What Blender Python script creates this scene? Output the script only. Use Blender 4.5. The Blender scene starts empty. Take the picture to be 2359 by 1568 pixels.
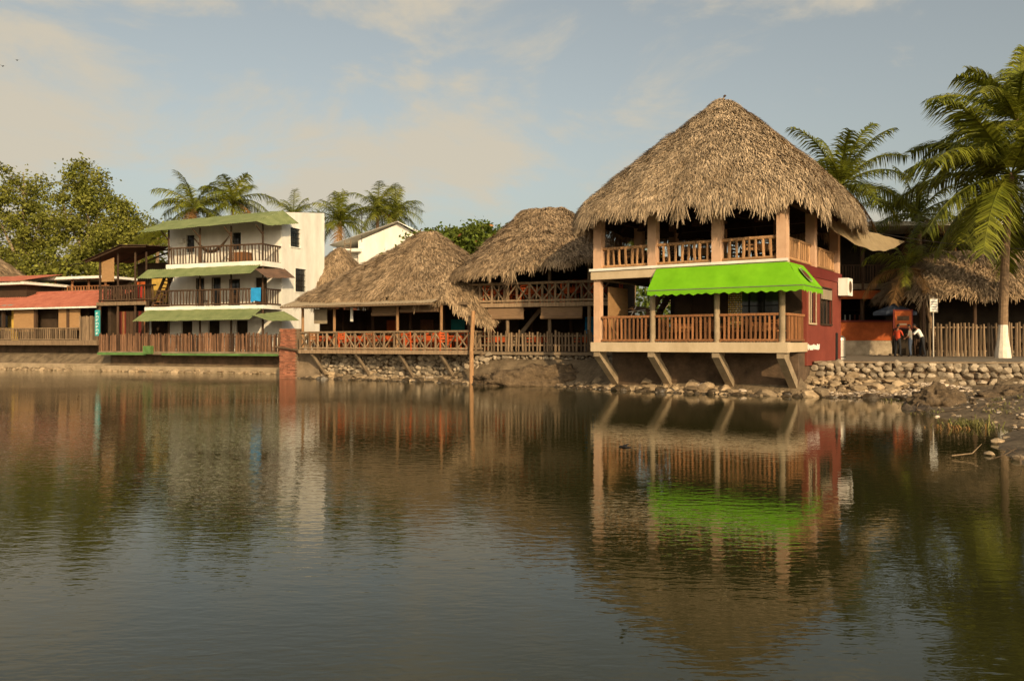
import bpy, bmesh, math, random
from mathutils import Vector, Matrix, noise
random.seed(7)
R=random.uniform
V=Vector
sc=bpy.context.scene
sc.view_settings.view_transform='Standard'
sc.view_settings.look='None'
sc.view_settings.exposure=0
COL=sc.collection

# ---------------------------------------------------------------- materials
def mat(name,col,rough=.8,var=.25,scale=3,bump=.2,bscale=20,island=0,spec=.25,col2=None,stretch=(1,1,1),metal=0,transl=0,bdist=.03):
    m=bpy.data.materials.new(name); m.use_nodes=True
    nt=m.node_tree; N=nt.nodes; L=nt.links
    b=N['Principled BSDF']; out=N['Material Output']
    tc=N.new('ShaderNodeTexCoord'); mp=N.new('ShaderNodeMapping'); mp.inputs['Scale'].default_value=stretch
    L.new(tc.outputs['Object'],mp.inputs['Vector'])
    nz=N.new('ShaderNodeTexNoise'); nz.inputs['Scale'].default_value=scale; nz.inputs['Detail'].default_value=6
    nz.inputs['Roughness'].default_value=.65
    L.new(mp.outputs[0],nz.inputs['Vector'])
    rp=N.new('ShaderNodeValToRGB'); rp.color_ramp.elements[0].position=.3; rp.color_ramp.elements[1].position=.7
    c2=col2 if col2 else tuple(min(1,c*(1+var)) for c in col)
    c1=col if col2 else tuple(c*(1-var) for c in col)
    rp.color_ramp.elements[0].color=(*c1,1); rp.color_ramp.elements[1].color=(*c2,1)
    L.new(nz.outputs['Fac'],rp.inputs['Fac'])
    last=rp.outputs['Color']
    if island:
        g=N.new('ShaderNodeNewGeometry'); mr=N.new('ShaderNodeMapRange')
        mr.inputs['To Min'].default_value=1-island; mr.inputs['To Max'].default_value=1+island
        L.new(g.outputs['Random Per Island'],mr.inputs['Value'])
        h=N.new('ShaderNodeHueSaturation'); L.new(mr.outputs[0],h.inputs['Value']); L.new(last,h.inputs['Color'])
        last=h.outputs['Color']
    L.new(last,b.inputs['Base Color'])
    b.inputs['Roughness'].default_value=rough
    b.inputs['Specular IOR Level'].default_value=spec
    b.inputs['Metallic'].default_value=metal
    if bump:
        n2=N.new('ShaderNodeTexNoise'); n2.inputs['Scale'].default_value=bscale; n2.inputs['Detail'].default_value=4
        L.new(mp.outputs[0],n2.inputs['Vector'])
        bp=N.new('ShaderNodeBump'); bp.inputs['Strength'].default_value=bump; bp.inputs['Distance'].default_value=bdist
        L.new(n2.outputs['Fac'],bp.inputs['Height']); L.new(bp.outputs[0],b.inputs['Normal'])
    if transl:
        t=N.new('ShaderNodeBsdfTranslucent'); L.new(last,t.inputs['Color'])
        mx=N.new('ShaderNodeMixShader'); mx.inputs[0].default_value=transl
        L.new(b.outputs[0],mx.inputs[1]); L.new(t.outputs[0],mx.inputs[2]); L.new(mx.outputs[0],out.inputs['Surface'])
    return m

M={}
M['thatch']=mat('thatch',(.25,.178,.105),.9,col2=(.46,.35,.23),scale=1.3,island=.6,bump=.5,bscale=25)
M['thatch2']=mat('thatch_old',(.20,.135,.077),.9,col2=(.38,.275,.17),scale=1.1,island=.6,bump=.5,bscale=25)
M['thatchin']=mat('thatch_inside',(.04,.027,.015),.95,bump=.5)  # thatch darkened in its colour to carry the shade under the roof
M['cream']=mat('cream_paint',(.42,.32,.2),.75,col2=(.58,.46,.31),scale=1.3,bump=.15,stretch=(1,1,.5))
M['pink']=mat('peach_column_paint',(.48,.29,.18),.75,col2=(.63,.41,.27),scale=1.4,bump=.15)
M['white']=mat('white_paint_wall',(.60,.57,.50),.8,col2=(.84,.81,.74),scale=.9,bump=.15,stretch=(1,1,.35))
M['conc']=mat('concrete',(.11,.08,.05),.9,col2=(.27,.20,.13),scale=1.6,bump=.5,bscale=12)
M['concl']=mat('light_concrete',(.20,.15,.09),.9,col2=(.38,.29,.19),scale=1.6,bump=.4,bscale=12)
M['dconc']=mat('dark_concrete',(.05,.035,.022),.9,col2=(.14,.09,.055),scale=2,bump=.5,bscale=12)  # darker brown concrete for foundations and wall cores
M['red']=mat('dark_red_paint',(.14,.028,.018),.7,col2=(.22,.05,.032),scale=.9,bump=.1)
M['redb']=mat('red_beam_paint',(.13,.02,.015),.7,var=.15,scale=1.2,bump=.1)
M['wood']=mat('brown_rail_wood',(.25,.11,.045),.65,var=.3,scale=3,island=.45,stretch=(4,4,.6),bump=.3)
M['woodl']=mat('pale_rustic_wood',(.34,.19,.09),.75,var=.3,scale=3,island=.4,stretch=(4,4,.6),bump=.4)
M['woodg']=mat('weathered_wood',(.19,.13,.078),.85,var=.35,scale=3,island=.5,stretch=(4,4,.6),bump=.4)
M['woodd']=mat('dark_wood',(.06,.034,.019),.8,var=.3,scale=3,island=.35,stretch=(4,4,.6),bump=.3)
M['stick']=mat('stick_fence_wood',(.12,.063,.035),.85,var=.4,scale=3,island=.75,stretch=(4,4,.6),bump=.4)
M['dark']=mat('shaded_interior_wall',(.028,.02,.013),.9,var=.4,scale=1.5,bump=.2)  # shade of deep interiors put into a near-black base colour
M['dark2']=mat('interior_shade_brown',(.045,.028,.016),.9,var=.4,scale=1.5,bump=.2)  # dark brown with indoor shade put into the colour
M['bamboo']=mat('bamboo_blind',(.33,.19,.085),.8,var=.25,scale=6,stretch=(.5,.5,14),bump=.5,bscale=8)
M['bambood']=mat('rolled_blind',(.20,.125,.07),.85,var=.3,scale=6,stretch=(.5,.5,10),bump=.5,bscale=8)
M['green']=mat('lime_canvas',(.14,.40,.006),.65,col2=(.20,.50,.012),scale=1.6,bump=.12,bscale=5,transl=.12)
M['gtin']=mat('green_corrugated_metal',(.10,.13,.05),.75,col2=(.19,.215,.095),scale=1.5,bump=.1)
M['gtrim']=mat('green_trim_paint',(.09,.17,.05),.7,var=.3,scale=2,bump=.15)
M['tin']=mat('grey_corrugated_metal',(.19,.15,.10),.7,col2=(.34,.27,.18),scale=1.5,bump=.1)
M['rust']=mat('rusty_metal_roof',(.06,.04,.03),.75,col2=(.15,.085,.055),scale=1.5,bump=.2)
M['tile']=mat('red_roof_tile',(.27,.08,.05),.75,col2=(.43,.15,.095),scale=2,bump=.2)
M['brick']=mat('brick_red',(.28,.105,.06),.85,var=.3,scale=3,island=.4,bump=.4)
M['mortar']=mat('brick_mortar',(.26,.19,.13),.9,var=.2,bump=.3)
M['orange']=mat('orange_cloth',(.48,.085,.02),.8,var=.2,bump=.1)
M['orangew']=mat('orange_wall_paint',(.38,.085,.02),.75,var=.25,bump=.1)
M['yellow']=mat('yellow_paint',(.50,.32,.07),.8,var=.2,bump=.1)
M['redc']=mat('red_cloth',(.36,.03,.02),.8,var=.15,bump=.1)
M['blue']=mat('blue_towel',(.02,.25,.55),.85,var=.15,bump=.2)
M['teal']=mat('teal_sign_board',(.03,.30,.30),.6,var=.1,bump=.05)
M['wt']=mat('white_lettering',(.78,.76,.7),.6,var=.05,bump=0)
M['black']=mat('black_metal',(.015,.013,.012),.5,var=.2,bump=0)
M['glass']=mat('dark_window_glass',(.02,.022,.022),.08,var=.2,bump=0,spec=.6)
M['steel']=mat('steel',(.4,.36,.3),.4,var=.1,bump=0,metal=.9)
M['sail']=mat('beige_shade_cloth',(.40,.30,.17),.85,var=.12,bump=.1,transl=.35)
M['rock']=mat('shore_rock',(.17,.12,.07),.9,col2=(.38,.285,.18),scale=3,island=.45,bump=.6,bscale=14)
M['rockl']=mat('rubble_rock',(.36,.28,.20),.9,col2=(.56,.46,.36),scale=3,island=.4,bump=.5,bscale=14)
M['rockd']=mat('dark_boulder',(.05,.034,.02),.95,col2=(.15,.105,.062),scale=4,island=.2,bump=.9,bscale=9,bdist=.08)
M['rockw']=mat('wet_rock',(.035,.025,.015),.4,col2=(.09,.065,.04),scale=4,island=.4,bump=.6,bscale=12,spec=.5)
M['stone']=mat('wall_stone',(.19,.15,.105),.85,col2=(.37,.30,.215),scale=3,island=.45,bump=.5,bscale=14)
M['pave']=mat('walkway_paving',(.14,.11,.08),.9,col2=(.22,.18,.13),scale=1,bump=.3)
M['trunk']=mat('palm_trunk_bark',(.22,.145,.085),.9,var=.3,scale=4,stretch=(1,1,3),bump=.6)
M['bark']=mat('tree_bark',(.26,.20,.13),.9,var=.3,scale=4,bump=.5)
M['limew']=mat('whitewashed_trunk',(.66,.60,.50),.85,var=.18,scale=4,bump=.4)
M['palm']=mat('palm_leaflet',(.095,.12,.010),.5,col2=(.22,.22,.022),scale=.6,island=.6,bump=0,transl=.38,spec=.35)
M['palmd']=mat('dead_palm_leaflet',(.26,.14,.05),.8,var=.3,scale=1,island=.4,bump=0,transl=.2)
M['leaf']=mat('feathery_leaves',(.13,.15,.018),.7,col2=(.27,.26,.05),scale=.5,island=.55,bump=0,transl=.4)
M['leafd']=mat('broad_leaves',(.055,.09,.010),.6,col2=(.15,.18,.024),scale=.8,island=.55,bump=0,transl=.3)
M['leafp']=mat('pink_blossom',(.32,.13,.05),.8,var=.3,island=.4,bump=0,transl=.2)
M['grass']=mat('grass_blades',(.12,.14,.03),.7,col2=(.25,.2,.08),scale=3,island=.5,bump=0,transl=.2)
M['skin']=mat('brown_skin',(.22,.10,.055),.6,var=.1,bump=0)
M['hair']=mat('black_hair',(.01,.008,.007),.6,var=.2,bump=0)
M['shirtr']=mat('red_orange_shirt',(.46,.06,.025),.85,var=.15,bump=.1)
M['shirtg']=mat('grey_shirt',(.2,.18,.15),.85,var=.15,bump=.1)
M['shirtw']=mat('white_shirt',(.76,.74,.68),.85,var=.08,bump=.1)
M['pantd']=mat('dark_trousers',(.02,.02,.022),.85,var=.2,bump=.1)
M['jean']=mat('blue_jeans',(.05,.065,.10),.85,var=.2,bump=.1)

# ---------------------------------------------------------------- mesh builder
def ico(n):
    _b=bmesh.new(); bmesh.ops.create_icosphere(_b,subdivisions=n,radius=1)
    v=[v.co.copy() for v in _b.verts]; f=[tuple(x.index for x in f.verts) for f in _b.faces]; _b.free(); return v,f
ICO_V,ICO_F=ico(2); ICO4=ico(5)
class MB:
    def __init__(s): s.v=[];s.f=[];s.m=[];s.mats=[]
    def mi(s,m):
        m=M[m]
        if m not in s.mats: s.mats.append(m)
        return s.mats.index(m)
    def add(s,vs,fs,m):
        o=len(s.v); k=s.mi(m)
        s.v.extend([tuple(p) for p in vs]); s.f.extend([tuple(i+o for i in f) for f in fs]); s.m.extend([k]*len(fs))
    def box(s,x0,y0,z0,x1,y1,z1,m):
        vs=[(x0,y0,z0),(x1,y0,z0),(x1,y1,z0),(x0,y1,z0),(x0,y0,z1),(x1,y0,z1),(x1,y1,z1),(x0,y1,z1)]
        s.add(vs,[(0,3,2,1),(4,5,6,7),(0,1,5,4),(1,2,6,5),(2,3,7,6),(3,0,4,7)],m)
    def beam(s,a,b,w,h,m):
        a=V(a);b=V(b);d=(b-a).normalized()
        up=V((0,0,1)) if abs(d.z)<.95 else V((0,1,0))
        r=d.cross(up).normalized()*w/2; u=r.cross(d).normalized()*h/2
        vs=[a-r-u,a+r-u,a+r+u,a-r+u,b-r-u,b+r-u,b+r+u,b-r+u]
        s.add(vs,[(0,1,2,3),(7,6,5,4),(0,4,5,1),(1,5,6,2),(2,6,7,3),(3,7,4,0)],m)
    def tube(s,pts,rad,m,n=8,cap=True):
        pts=[V(p) for p in pts]; vs=[];fs=[]
        for i,p in enumerate(pts):
            d=(pts[min(i+1,len(pts)-1)]-pts[max(i-1,0)]).normalized()
            up=V((0,1,0)) if abs(d.y)<.9 else V((1,0,0))
            r=d.cross(up).normalized(); u=r.cross(d)
            for k in range(n):
                a=2*math.pi*k/n; vs.append(p+(r*math.cos(a)+u*math.sin(a))*rad[i])
        for i in range(len(pts)-1):
            for k in range(n):
                fs.append((i*n+k,i*n+(k+1)%n,(i+1)*n+(k+1)%n,(i+1)*n+k))
        if cap: fs.append(tuple(range(n))[::-1]); fs.append(tuple(range((len(pts)-1)*n,len(pts)*n)))
        s.add(vs,fs,m)
    def cyl(s,a,b,r,m,r1=None,n=8): s.tube([a,b],[r,r if r1 is None else r1],m,n)
    def rock(s,c,sz,m,rough=.35,tmpl=None,ang=0):
        c=V(c); o=V((R(-99,99),R(-99,99),R(-99,99))); rz=Matrix.Rotation(R(0,6.3) if tmpl is None else 0,3,'Z')
        iv,if_=tmpl or (ICO_V,ICO_F); vs=[]
        cuts=[(V((R(-1,1),R(-1,1),R(-1,1))).normalized(),R(.45,.8)) for _ in range(ang)]
        for p in iv:
            k=1+rough*noise.noise(p*1.3+o)+rough*.4*noise.noise(p*3+o)
            if tmpl: k+=rough*.35*noise.noise(p*6+o)+rough*.2*noise.noise(p*13+o)
            pp=p*k
            for n_,d_ in cuts:
                e=pp.dot(n_)-d_
                if e>0: pp=pp-n_*e
            vs.append(c+rz@V((pp.x*sz[0],pp.y*sz[1],pp.z*sz[2])))
        s.add(vs,if_,m)
    def corr(s,p00,p10,p01,p11,m,pitch=.18,amp=.022):
        p00,p10,p01,p11=map(V,(p00,p10,p01,p11))
        n=max(8,int((p10-p00).length/pitch*4)); vs=[];fs=[]
        nr=(p10-p00).cross(p01-p00).normalized()
        if nr.z<0: nr=-nr
        for j in range(3):
            for i in range(n+1):
                u=i/n; a=p00.lerp(p10,u); b=p01.lerp(p11,u)
                vs.append(a.lerp(b,j/2)+nr*amp*math.sin(i*math.pi/2)+V((0,0,.05*noise.noise(V((u*12,j,3))))))
        for j in range(2):
            for i in range(n):
                k=j*(n+1)+i; fs.append((k,k+1,k+n+2,k+n+1))
        s.add(vs,fs,m)
    def wall(s,axis,a0,a1,z0,z1,t0,t1,holes,m):
        xs=sorted(set([a0,a1]+[h[0] for h in holes]+[h[1] for h in holes]))
        for i in range(len(xs)-1):
            l,r=xs[i],xs[i+1]; mid=(l+r)/2
            hs=sorted([(h[2],h[3]) for h in holes if h[0]<mid<h[1]])
            z=z0
            for (h0,h1) in hs+[(z1,z1)]:
                if h0>z+1e-4:
                    if axis=='x': s.box(l,t0,z,r,t1,h0,m)
                    else: s.box(t0,l,z,t1,r,h0,m)
                z=h1
    def obj(s,name,parent=None,smooth=False,loc=None,rot=0):
        me=bpy.data.meshes.new(name); me.from_pydata(s.v,[],s.f)
        for m in s.mats: me.materials.append(m)
        me.polygons.foreach_set('material_index',s.m)
        if smooth: me.polygons.foreach_set('use_smooth',[True]*len(s.f))
        me.update(); o=bpy.data.objects.new(name,me); COL.objects.link(o)
        if parent: o.parent=parent
        if loc: o.location=loc
        o.rotation_euler[2]=rot
        return o
def empty(name,x,y,z=0,deg=0):
    e=bpy.data.objects.new(name,None); COL.objects.link(e); e.location=(x,y,z); e.rotation_euler[2]=math.radians(deg)
    e.empty_display_size=.5
    return e

# ---------------------------------------------------------------- thatch
def thatch(name,parent,x0,x1,y0,y1,ze,cx,cy,rl,zt,N,mt='thatch',p=5,q=1.05,droop=None,slen=(.35,.75),w=(.03,.07),fr=.5):
    def sup(th,pp):
        c,s_=math.cos(th),math.sin(th)
        return math.copysign(abs(c)**(2/pp),c),math.copysign(abs(s_)**(2/pp),s_)
    T=720; tab=[0]; prev=None; ths=[2*math.pi*i/T for i in range(T+1)]
    for th in ths:
        a,b=sup(th,p); P=(a*((x1-cx) if a>0 else (cx-x0)),b*((y1-cy) if b>0 else (cy-y0)))
        if prev: tab.append(tab[-1]+math.hypot(P[0]-prev[0],P[1]-prev[1]))
        prev=P
    tot=tab[-1]
    import bisect
    def theta(u):
        d=(u%1)*tot; i=min(max(bisect.bisect_left(tab,d),1),T)
        return ths[i-1]+(ths[i]-ths[i-1])*(d-tab[i-1])/max(1e-9,tab[i]-tab[i-1])
    seed=R(0,50)
    def S(th,t):
        tt=max(t,0); pp=p+(2.4-p)*tt
        a,b=sup(th,pp)
        w_=1-tt**q if tt<1 else 0
        if t<0: w_=1-t*.55
        dx=(x1-cx) if a>0 else (cx-x0); dy=(y1-cy) if b>0 else (cy-y0)
        x=cx+a*(dx*w_+rl*tt); y=cy+b*(dy*w_+.12*tt)
        z=ze+(zt-ze)*(t if t>0 else t*1.6)
        k=1-tt
        z+=k*.24*noise.noise(V((x*.8,y*.8,seed)))+ .10*noise.noise(V((x*2.2,y*2.2,seed)))
        if droop: z+=k*k*droop(x,y)
        return V((x,y,z))
    mb=MB(); nu,nt=128,22; vs=[];fs=[]
    for j in range(nt+1):
        for i in range(nu): vs.append(S(theta(i/nu),j/nt))
    for j in range(nt):
        for i in range(nu):
            fs.append((j*nu+i,j*nu+(i+1)%nu,(j+1)*nu+(i+1)%nu,(j+1)*nu+i))
    mb.add(vs,fs,mt)
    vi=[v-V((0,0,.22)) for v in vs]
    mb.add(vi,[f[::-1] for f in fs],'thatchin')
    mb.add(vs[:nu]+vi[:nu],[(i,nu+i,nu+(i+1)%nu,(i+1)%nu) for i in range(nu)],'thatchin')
    sv=[];sf=[]
    nf=.14
    for k in range(N):
        u=R(0,1)
        if k<N*nf: t=R(-.015,.045)
        else: t=1-math.sqrt(R(0,1)) if R(0,1)<.9 else R(.75,1)
        th=theta(u); P=S(th,t); Q=S(th,t-.03); d=(Q-P).normalized()
        P2=S(theta(u+.004),t); sd=(P2-P)
        if sd.length<1e-5: continue
        sd.normalize(); n=sd.cross(d)
        if n.z<0: n=-n
        n.normalize()
        L=R(*slen); ww=R(*w)
        yaw=R(-.6,.6); d2=(d+sd*yaw).normalized()
        if k<N*nf: d2=(d2+V((0,0,-R(.2,1.3)))).normalized(); L=R(.3,.75)*(.5+1.2*abs(noise.noise(V((u*60,seed,0)))) )*fr*2
        A=P+n*R(.0,.05); B=A+d2*L+n*R(-.01,.14)
        s2=d2.cross(n).normalized()*ww/2
        mid=(A+B)/2+n*R(.0,.07)
        o=len(sv); sv+= [A-s2,A+s2,mid+s2,mid-s2,B+s2*.35,B-s2*.35]
        sf+= [(o,o+1,o+2,o+3),(o+3,o+2,o+4,o+5)]
    mb.add(sv,sf,mt)
    return mb.obj(name,parent)

# ---------------------------------------------------------------- railing helpers
def rail(mb,a,b,z0,z1,m,style='slat',sp=.18,w=.07,top=.09):
    a=V((a[0],a[1],0)); b=V((b[0],b[1],0)); d=b-a; L=d.length; dn=d/L
    Z=lambda p,z:V((p.x,p.y,z))
    if style=='slat':
        mb.beam(Z(a,z1),Z(b,z1),top,top*.8,m); mb.beam(Z(a,z0+.1),Z(b,z0+.1),top*.8,top*.7,m)
        n=int(L/sp)
        for i in range(1,n):
            p=a+dn*(L*i/n+R(-.008,.008)); mb.beam(Z(p,z0+.1+top*.35),Z(p+dn*R(-.01,.01),z1-top*.4),w,w*.45,m)
    elif style=='rustic':
        mb.tube([Z(a,z1),Z(a.lerp(b,.5),z1+R(-.02,.02)),Z(b,z1)],[top*.55]*3,m)
        mb.tube([Z(a,z0+.13),Z(b,z0+.13)],[top*.5]*2,m)
        n=int(L/sp)
        for i in range(1,n):
            p=a+dn*(L*i/n+R(-.03,.03)); q=p+dn*R(-.05,.05)
            mb.tube([Z(p,z0+.1),Z((p+q)/2+dn*R(-.02,.02),(z0+z1)/2),Z(q,z1)],[w*R(.42,.6)]*3,m,6)
    elif style=='cross':
        mb.tube([Z(a,z1),Z(b,z1)],[top*.55]*2,m); mb.tube([Z(a,z0+.1),Z(b,z0+.1)],[top*.5]*2,m)
        n=max(1,int(L/sp))
        for i in range(n):
            p=a+dn*(L*i/n); q=a+dn*(L*(i+1)/n)
            mb.cyl(Z(p,z0),Z(p,z1+.02),w*.6,m,n=6)
            mb.cyl(Z(p,z0+.1)+V((0,.02,0)),Z(q,z1-R(0,.15))+V((0,.02,0)),w*.42,m,n=6)
            if R(0,1)<.75: mb.cyl(Z(q,z0+.1),Z(p,z1-R(0,.12)),w*.42,m,n=6)
            if R(0,1)<.6:
                c=(p+q)/2+V((0,.05,0)); mb.cyl(Z(c,z0+.1),Z(c+dn*R(-.08,.08),z1),w*.4,m,n=6)
    elif style=='stick':
        n=int(L/sp)
        mb.cyl(Z(a,z0+.3)+V((0,.06,0)),Z(b,z0+.3)+V((0,.06,0)),.04,m); mb.cyl(Z(a,z1-.2)+V((0,.06,0)),Z(b,z1-.2)+V((0,.06,0)),.04,m)
        for i in range(n+1):
            p=a+dn*(L*i/n+R(-.03,.03)); mb.tube([Z(p,z0),Z(p+dn*R(-.05,.05),z1+R(-.09,.1))],[w*R(.35,.6),w*R(.28,.5)],m,5)

def chair(mb,x,y,z,ang,m='wood'):
    c,s=math.cos(ang),math.sin(ang)
    def P(a,b,h): return V((x+a*c-b*s,y+a*s+b*c,z+h))
    for a,b in((-.2,-.2),(.2,-.2)): mb.beam(P(a,b,0),P(a,b,.45),.05,.05,m)
    for a,b in((-.2,.2),(.2,.2)): mb.beam(P(a,b,0),P(a*1.0,b+.06,.95),.05,.05,m)
    mb.beam(P(0,-.23,.45),P(0,.23,.45),.46,.045,m)
    for h in(.6,.73,.87): mb.beam(P(-.19,.235,h),P(.19,.235,h),.03,.08,m)
def table(mb,x,y,z,cloth='orange',m='woodd',w=.9):
    h=w/2
    mb.box(x-h,y-h,z+.72,x+h,y+h,z+.755,cloth)
    for sx,sy in((1,0),(-1,0),(0,1),(0,-1)):
        vs=[];n=8
        for i in range(n+1):
            u=-1+2*i/n
            px,py=(sx*h,u*h) if sx else (u*h,sy*h)
            k=.012+.03*(i%2)
            vs.append((x+px*1.003,y+py*1.003,z+.74)); vs.append((x+px+sx*k,y+py+sy*k,z+.74-.24-.05*abs(u)))
        mb.add(vs,[(2*i,2*i+1,2*i+3,2*i+2) for i in range(n)],cloth)
    for a in(-1,1):
        for b in(-1,1): mb.beam((x+a*(h-.08),y+b*(h-.08),z),(x+a*(h-.08),y+b*(h-.08),z+.72),.06,.06,m)
def table_set(mb,x,y,z,cloth='orange',cm='wood',w=.9):
    table(mb,x,y,z,cloth,w=w)
    chair(mb,x,y-.75,z,math.pi+R(-.3,.3),cm); chair(mb,x,y+.75,z,R(-.3,.3),cm); chair(mb,x-.75,y,z,math.pi/2+R(-.3,.3),cm); chair(mb,x+.75,y,z,-math.pi/2+R(-.3,.3),cm)

def window(mb,axis,a0,a1,z0,z1,t,frame='white',bars=(2,3),sgn=-1,bm='black'):
    def bx(l,zl,r,zr,d0,d1,m):
        lo,hi=sorted((t+sgn*d0,t+sgn*d1))
        if axis=='x': mb.box(l,lo,zl,r,hi,zr,m)
        else: mb.box(lo,l,zl,hi,r,zr,m)
    bx(a0,z0,a1,z1,-.12,-.10,'glass')
    f=.05
    bx(a0-.002-f,z0-f,a0,z1+f,-.1,.03,frame); bx(a1,z0-f,a1+f,z1+f,-.1,.03,frame)
    bx(a0,z1,a1,z1+f,-.1,.028,frame); bx(a0,z0-f*1.3,a1,z0,-.1,.06,frame)
    for i in range(1,bars[0]+1):
        c=a0+(a1-a0)*i/(bars[0]+1); bx(c-.018,z0,c+.018,z1,-.06,-.03,bm)
    for i in range(1,bars[1]+1):
        c=z0+(z1-z0)*i/(bars[1]+1); bx(a0,c-.018,a1,c+.018,-.065,-.035,bm)

# ================================================================ PAVILION
P=empty('thatched_pavilion_restaurant',8.83,35.0,0,-34.8)
a=3.95
mb=MB()
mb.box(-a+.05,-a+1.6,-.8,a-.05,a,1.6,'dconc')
mb.box(-a,-a+.2,1.66,a-.02,a,1.96,'conc')
mb.box(-a-.05,-a-.1,1.62,a+.06,-a+.2,2.0,'cream')
mb.box(a-.02,-a+.2,1.64,a+.055,-1.43,1.99,'cream')
mb.box(-a-.055,-a+.2,1.64,-a,a,1.99,'cream')
for x in(-3.75,-1.32,1.32,3.75):
    t=.14; ys=[(-a-.04,1.62),(-a-.04,1.42),(-a+1.65,.15),(-a+1.65,.55),(-a+.55,1.4),(-a+.55,1.62)]
    vs=[(x-t,y,z) for y,z in ys]+[(x+t,y,z) for y,z in ys]; n=len(ys)
    fs=[tuple(range(n)),tuple(range(2*n-1,n-1,-1))]+[(i,i+n,(i+1)%n+n,(i+1)%n) for i in range(n)]
    mb.add(vs,fs,'concl')
mb.obj('foundation_and_deck',P)
mb=MB()
mb.box(-a-.04,-a-.1,4.56,a+.04,-a+.25,4.96,'cream')
mb.box(-a-.09,-a-.16,4.9,a+.09,-a-.1,5.0,'white')
mb.box(a-.1,-a+.25,4.56,a+.045,a+.1,4.96,'redb')
mb.box(-a-.04,-a+.25,4.56,-a+.1,a+.1,4.96,'cream')
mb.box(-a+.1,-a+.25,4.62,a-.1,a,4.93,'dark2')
mb.obj('upper_floor_slab',P)
mb=MB()
for x in(-3.76,-1.32,1.32,3.76): mb.box(x-.18,-a+.02,4.96,x+.18,-a+.38,7.7,'pink')
for y in(0,3.76): mb.box(3.58,y-.18,4.96,3.94,y+.18,7.7,'pink'); mb.box(-3.94,y-.18,4.96,-3.58,y+.18,7.7,'pink')
for x in(-1.32,1.32): mb.box(x-.18,3.6,4.96,x+.18,3.94,7.7,'pink')
mb.box(-3.93,-a+.04,2.0,-3.65,-a+.34,4.56,'pink')
for x in(-1.32,1.32,3.76): mb.cyl((x,-a+.12,2.0),(x,-a+.12,4.56),.11,'concl',n=14)
mb.obj('columns',P)
mb=MB()
xs=[-3.76,-1.32,1.32,3.76]
for i in range(3): rail(mb,(xs[i]+.18,-a+.2),(xs[i+1]-.18,-a+.2),4.96,5.82,'woodl','rustic',.24,.11,.12)
rail(mb,(3.76,-a+.38),(3.76,-.18),4.96,5.82,'woodl','rustic',.24,.11,.12)
rail(mb,(3.76,.18),(3.76,3.58),4.96,5.82,'woodl','rustic',.24,.11,.12)
rail(mb,(-3.76,-a+.38),(-3.76,3.58),4.96,5.82,'woodl','rustic',.24,.11,.12)
rail(mb,(-3.6,3.76),(3.6,3.76),4.96,5.82,'woodl','rustic',.24,.11,.12)
mb.obj('upper_railing',P)
mb=MB()
xs=[-3.7,-1.32,1.32,3.76]
for i in range(3): rail(mb,(xs[i]+.12,-a+.12),(xs[i+1]-.12,-a+.12),1.98,3.02,'wood','slat',.165,.07,.11)
rail(mb,(3.86,-a+.25),(3.86,-1.45),1.98,3.02,'wood','slat',.165,.07,.11)
rail(mb,(-3.86,-a+.35),(-3.86,a-.4),1.98,3.02,'wood','slat',.165,.07,.11)
mb.obj('lower_railing',P)
mb=MB()
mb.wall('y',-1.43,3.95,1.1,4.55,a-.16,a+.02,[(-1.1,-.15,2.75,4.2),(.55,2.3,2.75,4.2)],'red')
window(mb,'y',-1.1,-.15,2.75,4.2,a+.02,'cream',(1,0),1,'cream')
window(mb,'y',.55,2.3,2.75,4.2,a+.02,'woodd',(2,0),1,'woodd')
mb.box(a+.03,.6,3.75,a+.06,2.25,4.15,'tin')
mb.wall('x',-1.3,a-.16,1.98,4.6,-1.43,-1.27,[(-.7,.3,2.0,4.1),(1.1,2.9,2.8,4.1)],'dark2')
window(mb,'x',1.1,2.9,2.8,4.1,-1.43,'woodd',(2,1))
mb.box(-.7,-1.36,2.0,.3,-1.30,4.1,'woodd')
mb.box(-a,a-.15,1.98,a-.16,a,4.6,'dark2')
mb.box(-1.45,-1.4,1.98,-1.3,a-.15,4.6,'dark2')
mb.box(a-.01,3.0,1.2,a+.05,3.3,2.4,'black')
for i in range(14): mb.box(a+.021,-1.4+i*.13,1.72+R(-.03,.03),a+.028,-1.4+i*.13+.125,1.9+R(-.04,.04),'white')
mb.box(a+.06,3.3,4.0,a+.45,4.2,4.75,'white')
mb.tube([(a+.45,3.75,4.38),(a+.465,3.75,4.38)],[.26,.26],'tin',16); mb.cyl((a+.46,3.75,4.38),(a+.475,3.75,4.38),.22,'woodd',n=16)
mb.obj('lower_storey_walls',P)
mb=MB()
mb.box(-3.6,-3.3,2.0,-3.54,-1.6,4.3,'bamboo')
mb.beam((-3.3,-.6,2.0),(-1.7,-.6,4.6),.08,.25,'woodd'); mb.beam((-3.3,-1.5,2.0),(-1.7,-1.5,4.6),.08,.25,'woodd')
for i in range(11): mb.box(-3.25+i*.148,-1.46,2.2+i*.235,-2.98+i*.148,-.64,2.24+i*.235,'wood')
mb.box(-3.2,-2.9,2.0,-2.6,-2.4,2.9,'dark2')
for k in range(9):
    mb.beam((-2.9+R(-.4,.7),-2.2+R(-.3,.3),2.9+R(0,.5)),(-2.8+R(-.4,.7),-2.2+R(-.3,.3),3.15+R(0,.5)),.14,.02,random.choice(['wt','bambood','bambood','woodl','woodd']))
for i in range(9):
    for k in range(22):
        c=V((1.55+i*.06,-3.2+.03*math.sin(i),4.4-k*.085)); mb.beam(c,c+V((0,0,-.05)),.035,.035,'cream' if (i+k)%2 else 'yellow')
for x in(-.4,1.0,2.7): table_set(mb,x,-2.6,1.98,'wood','wood',.8)
mb.obj('lower_storey_furniture',P)
mb=MB()
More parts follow.
